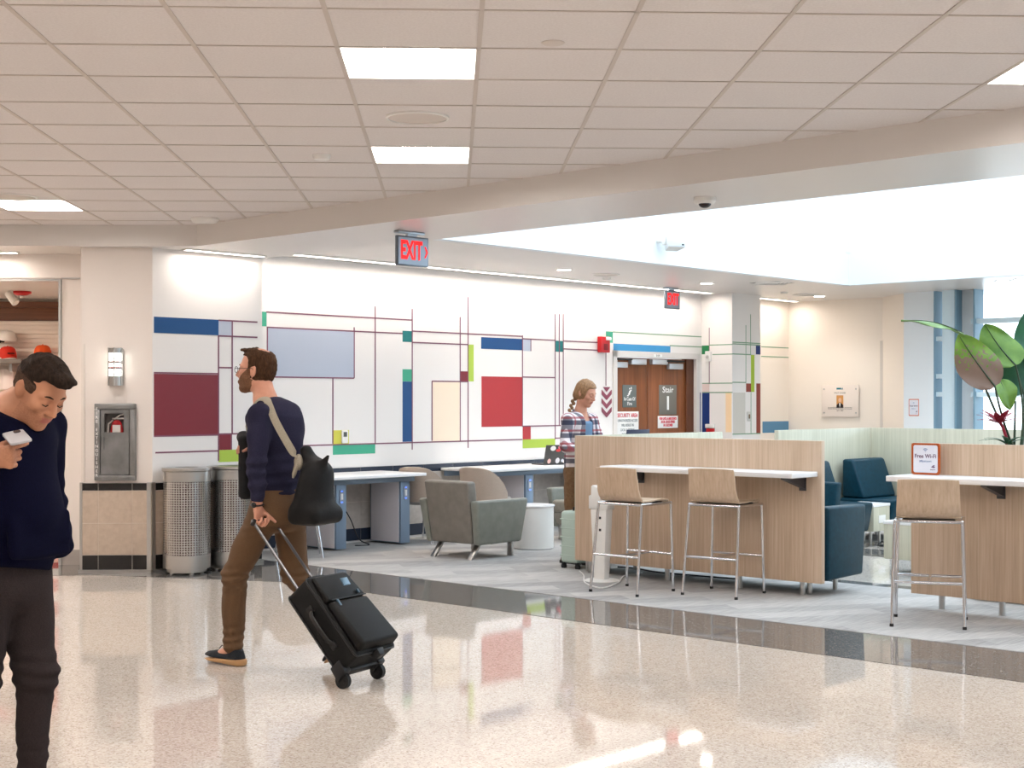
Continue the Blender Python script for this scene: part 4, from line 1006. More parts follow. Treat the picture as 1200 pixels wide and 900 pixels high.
# chairs against the left booth panel, facing the hall (N)
RN = TH+PI
teal_sofa('teal armchair deeper in the booth just past the end of the long divider', D2(13.22, 8.20, 0), RN, .62, (False, True), False)
teal_sofa('teal sloped back chair in the corner of the pale booth panels', D2(14.33, 8.20, 0), RN, .74, (False, False), False)
def side_box(label, u, w, s, zb, zt, legs=True, outlet=True):
    t = thing('side_table', label, 'side table', D2(u, w, 0), RN, 'ash box side tables'); h = s/2
    bm = B(); box(bm, -h, h, -h, h, zb, zt-.03, .003); obj('box', bm, PALE, t)
    bm = B(); box(bm, -h-.005, h+.005, -h-.005, h+.005, zt-.03, zt, .005); obj('table_top', bm, WLAM, t)
    for sx in (-1, 1):
        for sy in (-1, 1): bm = B(); cyl(bm, (sx*(h-.08), sy*(h-.08), 0), (sx*(h-.08), sy*(h-.08), zb+.01), .015, seg=10); obj('leg', bm, STEEL, t)
    if outlet: bm = B(); box(bm, -.07, .07, h, h+.008, zt-.2, zt-.12, .003); obj('power_outlet', bm, WPLA, t)
    return t
side_box('ash box side table between the two teal chairs', 13.745, 7.72, .34, .14, .425)
pt = on_floor(1062, 668); ptD = toD(pt.x, pt.y); side_box('ash box side table with a white top beside the counter stool', 11.67, 6.02, .48, .13, .46)
cable('tangled black cables on the floor under the booth side table', [f(1029, 640, .012), f(1034, 637, .02), f(1039, 641, .012), f(1036, 643, .03), f(1031, 642, .02), f(1041, 639, .012), f(1047, 641, .012)], .009, BLACK)
# ---- suitcase of the woman
p = D2(9.95, 8.455); t = thing('hard_suitcase', 'mint green hard suitcase standing behind the end of the divider', 'suitcase', (p.x, p.y, 0), RN)
MINT = mat('mint_shell', (180, 198, 188), .4); 
bm = B(); box(bm, -.17, .17, -.105, .105, .055, .52, .035, seg=4)
for z in (.12, .2, .28, .36, .44): box(bm, -.172, .172, -.107, .107, z, z+.012, .006)
obj('shell', bm, MINT, t)
for sx in (-.14, .14):
    for sy in (-.08, .08): bm = B(); cyl(bm, (sx-.012, sy, .025), (sx+.012, sy, .025), .025, seg=16); box(bm, sx-.018, sx+.018, sy-.015, sy+.015, .03, .06, .003); obj('wheel', bm, BLACK, t)
bm = B(); tube(bm, [(-.1, 0, .515), (-.1, 0, .545), (.1, 0, .545), (.1, 0, .515)], .01); obj('handle', bm, BLACK, t)
# ---- bins
m = mat('perforated_steel', (196, 194, 192), .25, 1); nt, b, N, L = nodes(m)
tc = N('ShaderNodeTexCoord'); sp = N('ShaderNodeSeparateXYZ'); L(tc.outputs['Object'], sp.inputs[0])
a2 = N('ShaderNodeMath'); a2.operation = 'ARCTAN2'; L(sp.outputs['X'], a2.inputs[0]); L(sp.outputs['Y'], a2.inputs[1])
def hole(src, k):
    q = N('ShaderNodeMath'); q.operation = 'MULTIPLY'; q.inputs[1].default_value = k; L(src, q.inputs[0])
    fr = N('ShaderNodeMath'); fr.operation = 'FRACT'; L(q.outputs[0], fr.inputs[0])
    sb = N('ShaderNodeMath'); sb.operation = 'SUBTRACT'; sb.inputs[1].default_value = .5; L(fr.outputs[0], sb.inputs[0])
    ab = N('ShaderNodeMath'); ab.operation = 'ABSOLUTE'; L(sb.outputs[0], ab.inputs[0])
    lt = N('ShaderNodeMath'); lt.operation = 'LESS_THAN'; lt.inputs[1].default_value = .27; L(ab.outputs[0], lt.inputs[0]); return lt.outputs[0]
mu = N('ShaderNodeMath'); mu.operation = 'MULTIPLY'; L(hole(a2.outputs[0], 54/(2*PI)), mu.inputs[0]); L(hole(sp.outputs['Z'], 48), mu.inputs[1])
iv = N('ShaderNodeMath'); iv.operation = 'SUBTRACT'; iv.inputs[0].default_value = 1; L(mu.outputs[0], iv.inputs[1]); L(iv.outputs[0], b.inputs['Alpha']); PERF = m
def bin_(label, px, py, r=.202, h=.92):
    wq = W1-.045-r-.02; p = D2(wall_w(px, py, wq)[0], wq)
    t = thing('litter_bin', label, 'litter bin', (p.x, p.y, 0), 0, 'perforated steel litter bins')
    bm = B(); lathe(bm, [(r-.008, .165), (r, .165), (r, h-.11), (r-.008, h-.11)], seg=64, closed=True); obj('perforated_body', bm, PERF, t)
    bm = B(); lathe(bm, [(r-.02, .055), (r+.002, .055), (r+.002, .17), (r-.02, .17)], seg=64, closed=True); lathe(bm, [(r-.02, h-.115), (r+.002, h-.115), (r+.002, h-.03), (r+.012, h-.02), (r+.012, h), (r-.03, h)], seg=64, closed=True)
    box(bm, -.012, .012, r-.006, r+.004, .16, h-.1)
    obj('band', bm, STEEL, t)
    bm = B(); lathe(bm, [(.001, .02), (r-.03, .02), (r-.03, .06), (.001, .06)], seg=48); 
    for a in range(30, 390, 90): cyl(bm, ((r-.07)*math.cos(R(a)), (r-.07)*math.sin(R(a)), 0), ((r-.07)*math.cos(R(a)), (r-.07)*math.sin(R(a)), .03), .02)
    obj('base', bm, STEEL, t)
    bm = B(); lathe(bm, [(.001, .06), (r-.035, .06), (r-.035, h-.1), (.001, h-.1)], seg=40); obj('liner', bm, mat('bin_liner', (72, 40, 42), .5), t)
    bm = B(); lathe(bm, [(.1, h-.012), (r-.02, h-.004), (r-.02, h+.002), (.1, h+.006)], seg=48, closed=True); obj('lid_ring', bm, STEEL, t)
    return t
bin_('perforated steel litter bin standing against the tiled column', 219, 672)
bin_('perforated steel litter bin further back, partly hidden by the walking man', 271, 667)
# ---- planting behind the second divider
pp_ = at(1191, 10.75); t = thing('planter_box', 'tall oak planter box behind the Wi-Fi counter holding the plants', 'planter', (pp_.x+.12, pp_.y+.02, 0), RW)
bm = B(); 
for a in ((-.4, .4, -.19, -.17), (-.4, .4, .17, .19), (-.4, -.38, -.17, .17), (.38, .4, -.17, .17)): box(bm, *a, .05, 1.14)
box(bm, -.38, .38, -.17, .17, .05, .1); obj('box', bm, OAK, t)
bm = B(); box(bm, -.37, .37, -.16, .16, 1.0, 1.09); obj('soil', bm, mat_noise('soil', [(.3, (40, 28, 20)), (.7, (66, 48, 34))], nscale=40, rough=1, bump=.6), t)
for x in (-.3, .3): bm = B(); cyl(bm, (x, 0, 0), (x, 0, .06), .03); obj('leg', bm, STEEL, t)
def leafmat(name, c0, c1, patch=None, thr=.5):
    m = mat(name, c0, .4); nt, b, N, L = nodes(m)
    n = N('ShaderNodeTexNoise'); n.inputs['Scale'].default_value = 9; n.inputs['Detail'].default_value = 8; L(coord(nt).outputs[0], n.inputs['Vector'])
    st_ = [(.3, c0), (.65, c1)]; r = ramp(nt, st_); L(n.outputs['Fac'], r.inputs[0]); out = r.outputs[0]
    if patch:
        tc = N('ShaderNodeTexCoord'); n2 = N('ShaderNodeTexNoise'); n2.inputs['Scale'].default_value = 42; n2.inputs['Detail'].default_value = 3
        mp = coord(nt, (1, 1, 1)); L(mp.outputs[0], n2.inputs['Vector'])
        g_ = N('ShaderNodeSeparateXYZ'); L(tc.outputs['Generated'], g_.inputs[0])
        ad = N('ShaderNodeMath'); ad.operation = 'MULTIPLY_ADD'; ad.inputs[1].default_value = -.62; ad.inputs[2].default_value = .64; L(g_.outputs['Z'], ad.inputs[0])
        a3 = N('ShaderNodeMath'); a3.operation = 'ADD'; L(ad.outputs[0], a3.inputs[0]); L(n2.outputs['Fac'], a3.inputs[1])
        r2 = ramp(nt, [(.74, (0, 0, 0)), (.79, (255, 255, 255))]); L(a3.outputs[0], r2.inputs[0])
        mx = N('ShaderNodeMix'); mx.data_type = 'RGBA'; L(r2.outputs[0], mx.inputs[0]); L(out, mx.inputs[6]); mx.inputs[7].default_value = lin(patch); out = mx.outputs[2]
    L(out, b.inputs['Base Color'])
    w = N('ShaderNodeBump'); w.inputs['Strength'].default_value = .0
    return m
LG = leafmat('leaf_bright', (70, 110, 32), (104, 138, 48)); LD = leafmat('leaf_dark', (24, 74, 52), (38, 96, 62)); LBR = leafmat('leaf_browned', (88, 124, 36), (112, 146, 48), (124, 100, 86))
STM = mat('plant_stem', (44, 62, 40), .5)
pl = thing('tropical_plant', 'large leaved bird of paradise plant behind the Wi-Fi counter', 'plant', (pp_.x, pp_.y, 1.05), 0)
def pt3(px, py, d): v = at(px, d, CAMZ+(HOR-py)*d/F); return v-Vector((pp_.x, pp_.y, 1.05))
def big_leaf(base, tip, side, width, m, arch=.03, cup=.12, name='leaf', n=14):
    base, tip, side = Vector(base), Vector(tip), Vector(side).normalized()
    ax = tip-base; up = ax.cross(side).normalized(); rows = []
    for i in range(n+1):
        t_ = i/n; c_ = base+ax*t_+up*arch*math.sin(PI*t_)
        w = width*max(.02, math.sin(PI*min(1, .04+.96*t_**.82))**.62)*(1-.12*t_)
        row = []
        for k in range(11):
            s = -1+2*k/10
            row.append(c_+side*s*w+up*(cup*abs(s)*w*1.2+.012*math.sin(9*t_+3*s)*abs(s)))
        rows.append(row)
    bm = B(); sheet(bm, rows, .0025); lf = obj(name, bm, m, pl, sharp=60)
    bm = B(); tube(bm, [base+ax*t_+up*(arch*math.sin(PI*t_)-.003) for t_ in np.linspace(0, .96, 12)], [.007-.0055*k/11 for k in range(12)], 6); obj('midrib', bm, STM, lf)
    return lf
def stem_(a, b_, bend, r0=.010, r1=.007):
    a, b_ = Vector(a), Vector(b_); m_ = (a+b_)/2+Vector(bend)
    bm = B(); pts = [a*(1-s)**2+m_*2*s*(1-s)+b_*s*s for s in np.linspace(0, 1, 12)]
    tube(bm, pts, [r0+(r1-r0)*k/11 for k in range(12)], 8); obj('stem', bm, STM, pl)
root = pt3(1190, 524, 10.75)
big_leaf(pt3(1166, 453, 10.5), pt3(1123, 392, 10.45), (.82, .12, .5), .165, LBR, .02, .06)
stem_(root+Vector((0, 0, -.04)), pt3(1166, 453, 10.5), (-.02, 0, -.04))
big_leaf(pt3(1128, 391, 10.7), pt3(1056, 376, 10.55), (.05, .98, .1), .09, LG, -.035, .2)
stem_(root+Vector((-.01, 0, -.04)), pt3(1128, 391, 10.7), (.03, .03, -.08))
big_leaf(pt3(1190, 428, 10.8), pt3(1154, 380, 10.9), (.84, .1, .36), .16, LG, .03, .1)
big_leaf(pt3(1187, 424, 10.75), pt3(1163, 380, 10.85), (.9, .1, .3), .15, LG, .03, .1) if 0 else None
stem_(root+Vector((.03, 0, -.04)), pt3(1190, 428, 10.8), (.08, 0, .0))
big_leaf(pt3(1200, 462, 10.95), pt3(1186, 408, 11.0), (.9, -.1, .2), .17, LD, .03, .1)
stem_(root+Vector((.05, .02, -.04)), pt3(1200, 462, 10.95), (.02, 0, 0))
big_leaf(pt3(1212, 420, 10.9), pt3(1206, 362, 11.0), (.9, -.1, .1), .13, LD, .03, .1)
stem_(root+Vector((.07, .02, -.04)), pt3(1212, 420, 10.9), (.02, 0, 0))
big_leaf(pt3(1172, 446, 10.8), pt3(1184, 480, 10.7), (.9, .1, .25), .085, LG, .02, .3)
stem_(root+Vector((.0, .03, -.04)), pt3(1190, 470, 10.8), (.0, 0, .0))
br_ = thing('bromeliad', 'small red flowered bromeliad beside the tall plant stems', 'plant', (at(1177, 10.62).x, 10.62, 1.05))
fl = lambda px, py, d=10.62: at(px, d, CAMZ+(HOR-py)*d/F)-Vector((at(1177, 10.62).x, 10.62, 1.05))
CRM = mat('bromeliad_red', (142, 22, 48), .4)
bm = B(); tube(bm, [fl(1180, 524), fl(1179, 512), fl(1175, 500), fl(1171, 494)], .012); obj('flower_stem', bm, CRM, br_)
for k in range(16):
    a = k*2.399; c_ = fl(1171, 496-(k % 3)*1.2); rad = .105+.05*((k*7) % 5)/5
    d_ = Vector((math.cos(a), math.sin(a), .35+.25*math.sin(k))).normalized(); sd = d_.cross(Vector((0, 0, 1))).normalized()
    rows = [[c_+d_*rad*s*1.3+Vector((0, 0, .02*s-.03*s*s))+sd*q*.024*math.sin(PI*(.15+.8*s)) for q in (-1, 0, 1)] for s in np.linspace(0, 1, 6)]
    bm = B(); sheet(bm, rows, .002); obj('petal', bm, CRM, br_)
for k in range(9):
    a = k*.7+.2; c_ = fl(1181, 522); d_ = Vector((math.cos(a), math.sin(a)*.6, .9)).normalized(); sd = d_.cross(Vector((0, 0, 1))).normalized()
    rows = [[c_+d_*.2*s+Vector((math.cos(a)*.06, 0, -.10))*s*s+sd*q*.016*math.sin(PI*(.2+.78*s)) for q in (-1, 0, 1)] for s in np.linspace(0, 1, 7)]
    bm = B(); sheet(bm, rows, .002); obj('leaf', bm, LD, br_)
# ---- shop goods
sd = lambda px, py, gy: (lambda g_: G2(g_[0], gy, g_[1]))(wall_g(px, py, gy))
gxl = -7.6; t = thing('slatwall_panel', 'white slatted display wall at the back of the shop', 'display wall', G2(0, GBK, 0), GA)
zt = wall_g(30, 376, GBK)[1]; xR = xo+.62
bm = B()
k = 0; z = .3
while z < zt-.02:
    box(bm, gxl, xR-.01, -.026, -.004, z, z+.044, .003); z += .052
box(bm, gxl, xR-.01, -.012, -.004, .2, zt); obj('slats', bm, mat('slat_white', (236, 226, 216), .5), t)
bm = B(); box(bm, gxl, xR-.01, -.05, -.004, zt, wall_g(30, 357, GBK)[1], .003); box(bm, gxl, xR-.01, -.09, -.004, wall_g(30, 357, GBK)[1]-.04, wall_g(30, 355, GBK)[1]+.01); obj('header_board', bm, wood('shop_walnut', (70, 42, 28), (104, 66, 46), (130, 88, 62), vertical=False, scale=.5), t)
slt = thing('display_shelf', 'grey shelf on the slatted shop wall under the red cap', 'shelf', sd(2, 421, GBK-.2), GA)
bm = B(); box(bm, -.5, .27, -.19, .168, -.05, 0, .003); obj('board', bm, mat('shelf_grey', (128, 122, 118), .5), slt); bm = B(); box(bm, .1, .13, -.05, .168, -.14, -.04); obj('bracket', bm, STEEL, slt)
def cap(label, loc, rz, m, brim=None, logo=True):
    t = thing('baseball_cap', label, 'cap', loc, rz, 'caps on the shop wall')
    bm = B(); rings = [(.10*math.cos(a)**.55 if a < 1.57 else .001, .125*math.sin(a)) for a in np.linspace(0, PI/2, 9)]
    lathe(bm, [(max(.001, r_), z_) for r_, z_ in rings], seg=24)
    for v_ in bm.verts: v_.co.y *= 1.12
    obj('crown', bm, m, t)
    rows = [[((.092-.0*q)*math.sin(a)*(1), -(.1+q*.075*math.cos(a*.9))*1.0*math.cos(a)-.0, .012-.012*q*q-.02*abs(math.sin(a))*q) for a in np.linspace(-1.2, 1.2, 11)] for q in np.linspace(0, 1, 5)]
    bm = B(); sheet(bm, rows, .004); obj('brim', bm, brim or m, t)
    bm = B(); ball(bm, (0, 0, .127), .008, seg=8, rings=6); obj('button', bm, m, t)
    return t
RC = mat('cap_red', (206, 40, 20), .7); OC = mat('cap_orange', (226, 84, 22), .7); WC_ = mat('cap_white', (230, 226, 222), .7)
c1_ = cap('red baseball cap on the grey shop shelf', sd(9, 421, GBK-.2)+Vector((0, 0, .022)), GA+R(35), RC, RC)
bm = B(); prism(bm, [(-.04, .035), (.04, .035), (.04, .05), (-.04, .05)], -.118, -.112, axis='y'); obj('badge', bm, mat('cap_dark', (60, 12, 12), .7), c1_)
cap('white and orange cap hung high at the shop edge', sd(-19, 396, GBK-.15), GA+R(60), OC, WC_)
cap('white trimmed cap hung just above the red cap', sd(8, 403, GBK-.17)+Vector((0, 0, .03)), GA+R(-60), WC_, BLACK)
cap('bright orange cap hung on the shop wall behind the man with the phone', sd(50, 417, GBK-.17), GA+R(10), OC)
def garment(label, loc, rz, m, w=.24, h=.7):
    t = thing('hanging_hoodie', label, 'hoodie', loc, rz, 'garments in the shop')
    pts = [(-.07, 0), (.07, 0), (.16, -.04), (w+.02, -.16), (w+.05, -h*.8), (w-.04, -h*.8), (w-.07, -.3), (w-.08, -h), (-w+.08, -h), (-w+.07, -.3), (-w+.04, -h*.8), (-w-.05, -h*.8), (-w-.02, -.16), (-.16, -.04)]
    bm = B(); prism(bm, pts, -.06, .06, axis='y', r=.025); obj('body', bm, m, t)
    bm = B(); ball(bm, (0, .0, .0), .1, .07, .07); obj('hood', bm, m, t); 
    bm = B(); tube(bm, [(0, 0, .03), (0, .0, .09), (.03, 0, .12), (.0, .0, .15)], .005); obj('hanger_hook', bm, STEEL, t)
    return t
garment('orange hoodie hung on the shop wall behind the man with the phone', sd(47, 441, GBK-.12), GA, OC, .28, .75)
garment('red hoodie hung at the shop entrance beside the frame', sd(57, 470, GSH+1.0), GA, mat('hoodie_red', (196, 22, 22), .8), .2, .68)
t = thing('display_board', 'red display board with white panels just inside the shop entrance', 'display board', G2(xo-.22, GSH+.75, 0), GA)
bm = B(); box(bm, -.2, .2, -.02, .02, .0, .85, .004); obj('board', bm, mat('board_red', (186, 26, 34), .5), t); 
for z in (.12, .34, .58): bm = B(); box(bm, -.15, .15, -.023, -.019, z, z+.09, .002); obj('white_panel', bm, WV, t)
for k, x in enumerate((-1.5, 10)):
    t = thing('paper_card', 'white paper card hung under the shop shelf, %s' % ('at the picture edge' if k == 0 else 'nearer the frame'), 'card', sd(x, 440, GBK-.062), GA, 'white cards under the shelf')
    bm = B(); box(bm, -.06, .06, -.02, .02, -.16, .07, .004); obj('card', bm, mat('card_white', (226, 216, 214), .6), t); bm = B(); cyl(bm, (0, .034, .06), (0, -.03, .06), .004); obj('hook', bm, STEEL, t)
t = thing('shop_speaker', 'red round dome fitting on the shop ceiling', 'ceiling fitting', sd(25.5, 342, GSH+2.4), GA); t.location.z = 2.68
bm = B(); lathe(bm, [(.001, 0.001), (.1, 0.001), (.1, -.02), (.06, -.04), (.001, -.045)], seg=28); obj('cover', bm, RED, t); bm = B(); ball(bm, (0, 0, -.05), .025); obj('nozzle', bm, STEEL, t)
t = thing('track_spotlight', 'white cylinder spotlight on the shop ceiling', 'spotlight', sd(14, 340, GSH+2.2), GA); t.location.z = 2.68
bm = B(); cyl(bm, (0, 0, 0), (0, 0, -.05), .012); cyl(bm, (-.045, .02, -.03), (.045, -.02, -.14), .042, seg=20); obj('barrel', bm, WPLA, t)
t = thing('shop_fill_light', 'bright ceiling panel inside the shop behind the entrance header', 'ceiling light', G2(-6.9, 15.0, 2.68), GA)  # unseen glowing panel added to brighten the slatted wall and goods
bm = B(); box(bm, -.9, .9, -.3, .3, -.01, .001); obj('diffuser', bm, LIT('shop_fill_glow', 26, (255, 238, 220)), t); bm = B()
for a in ((-.92, .92, -.32, -.3), (-.92, .92, .3, .32), (-.92, -.9, -.3, .3), (.9, .92, -.3, .3)): box(bm, *a, -.015, .001)
obj('frame', bm, WPLA, t)
# ================================================================= PEOPLE (signed distance bodies turned into one continuous surface)
def V(*a): return np.array(a, float)
def rcone(a, b, r0, r1):
    a, b = np.array(a, float), np.array(b, float); ab = b-a; L2 = float(ab@ab)+1e-12
    def f(p):
        q = p-a; t = np.clip(q@ab/L2, 0, 1)
        return np.linalg.norm(q-t[:, None]*ab, axis=1)-(r0+(r1-r0)*t)
    return f
def ell(c, r, Rm=None):
    c = np.array(c, float); r = np.array(r, float)
    def f(p):
        q = p-c
        if Rm is not None: q = q@Rm
        k0 = np.linalg.norm(q/r, axis=1); k1 = np.linalg.norm(q/(r*r), axis=1)+1e-9
        return k0*(k0-1)/k1
    return f
def econe(a, b, s, ra, rb):
    """tapered limb with an oval section: s = side axis, ra/rb = (side radius, depth radius)"""
    a, b = np.array(a, float), np.array(b, float); ab = b-a; L = np.linalg.norm(ab); ax = ab/L
    s = np.array(s, float); s = s-ax*(s@ax); s /= np.linalg.norm(s); d = np.cross(ax, s)
    def f(p):
        q = p-a; h = q@ax; t = np.clip(h/L, 0, 1)
        rs = ra[0]+(rb[0]-ra[0])*t; rd = ra[1]+(rb[1]-ra[1])*t; ex = h-t*L
        m = np.minimum(rs, rd)
        k = np.sqrt((q@s/rs)**2+(q@d/rd)**2+(ex/m)**2)
        k1 = np.sqrt((q@s/rs**2)**2+(q@d/rd**2)**2+(ex/m**2)**2)+1e-9
        return k*(k-1)/k1
    return f
def rbox(c, h, r, Rm=None):
    c = np.array(c, float); h = np.array(h, float)-r
    def f(p):
        q = p-c
        if Rm is not None: q = q@Rm
        q = np.abs(q)-h
        return np.linalg.norm(np.maximum(q, 0), axis=1)+np.minimum(q.max(axis=1), 0)-r
    return f
def plane(pt, n):
    pt = np.array(pt, float); n = np.array(n, float); n = n/np.linalg.norm(n)
    return lambda p: (p-pt)@n
def smin(a, b, k):
    if k <= 0: return np.minimum(a, b)
    h = np.clip(.5+.5*(b-a)/k, 0, 1); return b+(a-b)*h-k*h*(1-h)
def smax(a, b, k): return -smin(-a, -b, k)
def wrink(amp, seed, freq, stretch=(1, 1, 1)):
    rg = np.random.RandomState(seed); K = rg.randn(7, 3); K = K/np.linalg.norm(K, axis=1)[:, None]*freq*(.6+rg.rand(7, 1))*np.array(stretch); ph = rg.rand(7)*6.28
    def f(p):
        s = np.zeros(len(p))
        for k, h in zip(K, ph): s += np.sin(p@k+h+.8*np.sin(p@k[::-1]*.7+h))
        return s*amp/3
    return f
class Shape:
    """ordered list of (op, fn, k): add / sub / int / dis"""
    def __init__(s): s.ops = []
    def add(s, fn, k=.02): s.ops.append(('add', fn, k)); return s
    def sub(s, fn, k=.01): s.ops.append(('sub', fn, k)); return s
    def cut(s, fn, k=.004): s.ops.append(('int', fn, k)); return s
    def dis(s, fn): s.ops.append(('dis', fn, 0)); return s
    def mesh(s, lo, hi, res, NB=12):
        lo = np.array(lo, float); n = np.ceil((np.array(hi)-lo)/res/NB).astype(int)
        G = np.ones(n*NB+1, np.float32)
        h = NB*res*.87
        bi = np.stack(np.meshgrid(*[np.arange(k) for k in n], indexing='ij'), -1).reshape(-1, 3)
        cen = lo+(bi+.5)*NB*res
        adds = [(i, o) for i, o in enumerate(s.ops) if o[0] == 'add']
        near = {i: o[1](cen) for i, o in adds}
        mn = np.min(np.stack(list(near.values())), 0)
        ax = np.arange(NB+1)
        loc = np.stack(np.meshgrid(ax, ax, ax, indexing='ij'), -1).reshape(-1, 3)*res
        for b in np.nonzero(mn < h+.03)[0]:
            p = lo+bi[b]*NB*res+loc; d = np.full(len(p), 1.0)
            for i, (op, fn, k) in enumerate(s.ops):
                if op == 'add':
                    if near[i][b] > h+k+.03: continue
                    v = fn(p); d = v if d[0] == 1.0 and d.min() == 1.0 else smin(d, v, k)
                elif op == 'sub': d = smax(d, -fn(p), k)
                elif op == 'int': d = smax(d, fn(p), k)
                else: d = d+fn(p)
            x, y, z = bi[b]*NB
            G[x:x+NB+1, y:y+NB+1, z:z+NB+1] = d.reshape(NB+1, NB+1, NB+1)
        G[(0, -1), :, :] = 1; G[:, (0, -1), :] = 1; G[:, :, (0, -1)] = 1
        return nets(G, lo, res)
def nets(G, lo, res):
    S = G < 0; c = [(i, j, k) for i in (0, 1) for j in (0, 1) for k in (0, 1)]
    sh = tuple(x-1 for x in G.shape)
    sl = lambda A, o: A[o[0]:o[0]+sh[0], o[1]:o[1]+sh[1], o[2]:o[2]+sh[2]]
    cnt = np.zeros(sh, np.uint8)
    for o in c: cnt += sl(S, o)
    I = np.argwhere((cnt > 0) & (cnt < 8)); vals = np.stack([G[I[:, 0]+o[0], I[:, 1]+o[1], I[:, 2]+o[2]] for o in c], 1)
    acc = np.zeros((len(I), 3)); num = np.zeros(len(I))
    for a in range(8):
        for b_ in range(a+1, 8):
            oa, ob = np.array(c[a]), np.array(c[b_])
            if abs(oa-ob).sum() != 1: continue
            va, vb = vals[:, a], vals[:, b_]; m = (va < 0) != (vb < 0)
            t = np.where(m, va/np.where(m, va-vb, 1), 0)
            acc += np.where(m[:, None], oa+(ob-oa)*t[:, None], 0); num += m
    P = lo+(I+acc/num[:, None])*res
    idx = np.full(sh, -1, np.int64); idx[I[:, 0], I[:, 1], I[:, 2]] = np.arange(len(I))
    Q = []
    for ax in range(3):
        u, v = (ax+1) % 3, (ax+2) % 3
        A = S.take(range(S.shape[ax]-1), ax); Bm = S.take(range(1, S.shape[ax]), ax)
        E = np.argwhere(A != Bm); E = E[(E[:, u] > 0) & (E[:, v] > 0) & (E[:, u] < sh[u]) & (E[:, v] < sh[v])]
        ins = A[E[:, 0], E[:, 1], E[:, 2]]
        def q(du, dv):
            e = E.copy(); e[:, u] -= du; e[:, v] -= dv; return idx[e[:, 0], e[:, 1], e[:, 2]]
        quad = np.stack([q(1, 1), q(0, 1), q(0, 0), q(1, 0)], 1)
        quad[~ins] = quad[~ins][:, ::-1]; Q.append(quad)
    Q = np.concatenate(Q); Q = Q[(Q >= 0).all(1)]
    return P, Q
def mesh_obj(name, PQ, mats, parent=None, pick=None, smooth=1):
    P, Q = PQ
    for _ in range(smooth):                       # light fairing
        acc = np.zeros_like(P); n = np.zeros(len(P))
        for a, b_ in ((0, 1), (1, 2), (2, 3), (3, 0)):
            np.add.at(acc, Q[:, a], P[Q[:, b_]]); np.add.at(n, Q[:, a], 1); np.add.at(acc, Q[:, b_], P[Q[:, a]]); np.add.at(n, Q[:, b_], 1)
        P = .5*P+.5*acc/np.maximum(n, 1)[:, None]
    me = bpy.data.meshes.new(name); me.vertices.add(len(P)); me.vertices.foreach_set('co', P.astype(np.float32).ravel())
    me.loops.add(Q.size); me.loops.foreach_set('vertex_index', Q.astype(np.int32).ravel())
    me.polygons.add(len(Q)); me.polygons.foreach_set('loop_start', (np.arange(len(Q))*4).astype(np.int32)); me.polygons.foreach_set('loop_total', np.full(len(Q), 4, np.int32))
    mats = mats if isinstance(mats, (list, tuple)) else [mats]
    for m in mats: me.materials.append(m)
    if pick is not None: me.polygons.foreach_set('material_index', pick(P[Q].mean(1)).astype(np.int32))
    me.polygons.foreach_set('use_smooth', [True]*len(Q)); me.update(calc_edges=True); me.validate()
    o = bpy.data.objects.new(name, me); COL.objects.link(o)
    if parent: o.parent = parent
    return o
def rot(yaw=0, pitch=0, roll=0):
    """columns = head axes (forward, left, up); pitch > 0 nods down, yaw > 0 turns left, roll > 0 tips to the right"""
    return np.array((Matrix.Rotation(R(yaw), 3, 'Z') @ Matrix.Rotation(R(pitch), 3, 'Y') @ Matrix.Rotation(R(roll), 3, 'X')))
class Pose:
    def __init__(s, c, Rm, k=1.0): s.c, s.R, s.k = np.array(c, float), Rm, k
    def pt(s, *p): return s.c+s.R@(np.array(p, float)*s.k)
    def inv(s, P): return ((P-s.c)@s.R)/s.k
    def wrap(s, fn): return lambda p: fn(((p-s.c)@s.R)/s.k)*s.k
def head_ops(S, H, fem=False, down=False):
    w = H.wrap
    S.add(w(ell((-.012, 0, .035), (.098, .076, .088))), .02)
    S.add(w(ell((.030, 0, -.030), (.064, .060 if not fem else .056, .082))), .03)
    S.add(w(econe((-.005, 0, -.062), (.062, 0, -.098), (0, 1, 0), (.056 if not fem else .05, .035), (.026 if not fem else .022, .022))), .025)
    S.add(w(ell((.074, 0, -.102), (.020, .022, .018))), .02)
    for s in (-1, 1):
        S.add(w(ell((.062, s*.043, -.022), (.022, .020, .020))), .025)        # cheekbone
        S.add(w(rcone((.080, s*.012, .024), (.072, s*.045, .022), .010, .009)), .018)   # brow
    S.add(w(rcone((.088, 0, .012), (.112, 0, -.028), .0085, .0125)), .014)
    for s in (-1, 1):
        S.add(w(ell((.101, s*.012, -.033), (.012, .009, .009))), .008)
        S.sub(w(ell((.098, s*.032, .003), (.016, .017, .013))), .014)          # socket
        S.add(w(ell((.076, s*.032, .0045), (.0148, .0150, .0105))), .004)       # lids
        if down: S.add(w(ell((.0765, s*.032, .0005), (.0150, .0150, .0105))), .003)
    S.add(w(ell((.078, 0, -.06), (.022, .03, .022))), .02)
    S.sub(w(rcone((.106, -.022, -.0635), (.106, .022, -.0635), .006, .006)), .005)
    S.add(w(ell((.096 if fem else .093, 0, -.0575), (.009, .021, .0055))), .005)
    S.add(w(ell((.094 if fem else .091, 0, -.0700), (.009, .019, .0060))), .005)
    for s in (-1, 1):
        Re = rot(yaw=s*-22, pitch=-10)
        S.add(w(ell((-.012, s*.079, -.006), (.019, .0095, .033), Re)), .006)
        S.sub(w(ell((-.006, s*.089, -.004), (.010, .006, .019), Re)), .006)
        S.add(w(ell((-.004, s*.080, -.010), (.006, .006, .009))), .005)
def cranium(H, g):
    w = H.wrap
    a, b_ = w(ell((-.012, 0, .035), (.098+g, .076+g, .088+g))), w(ell((-.02, 0, .0), (.084+g, .07+g, .085+g)))
    return lambda p: smin(a(p), b_(p), .02)
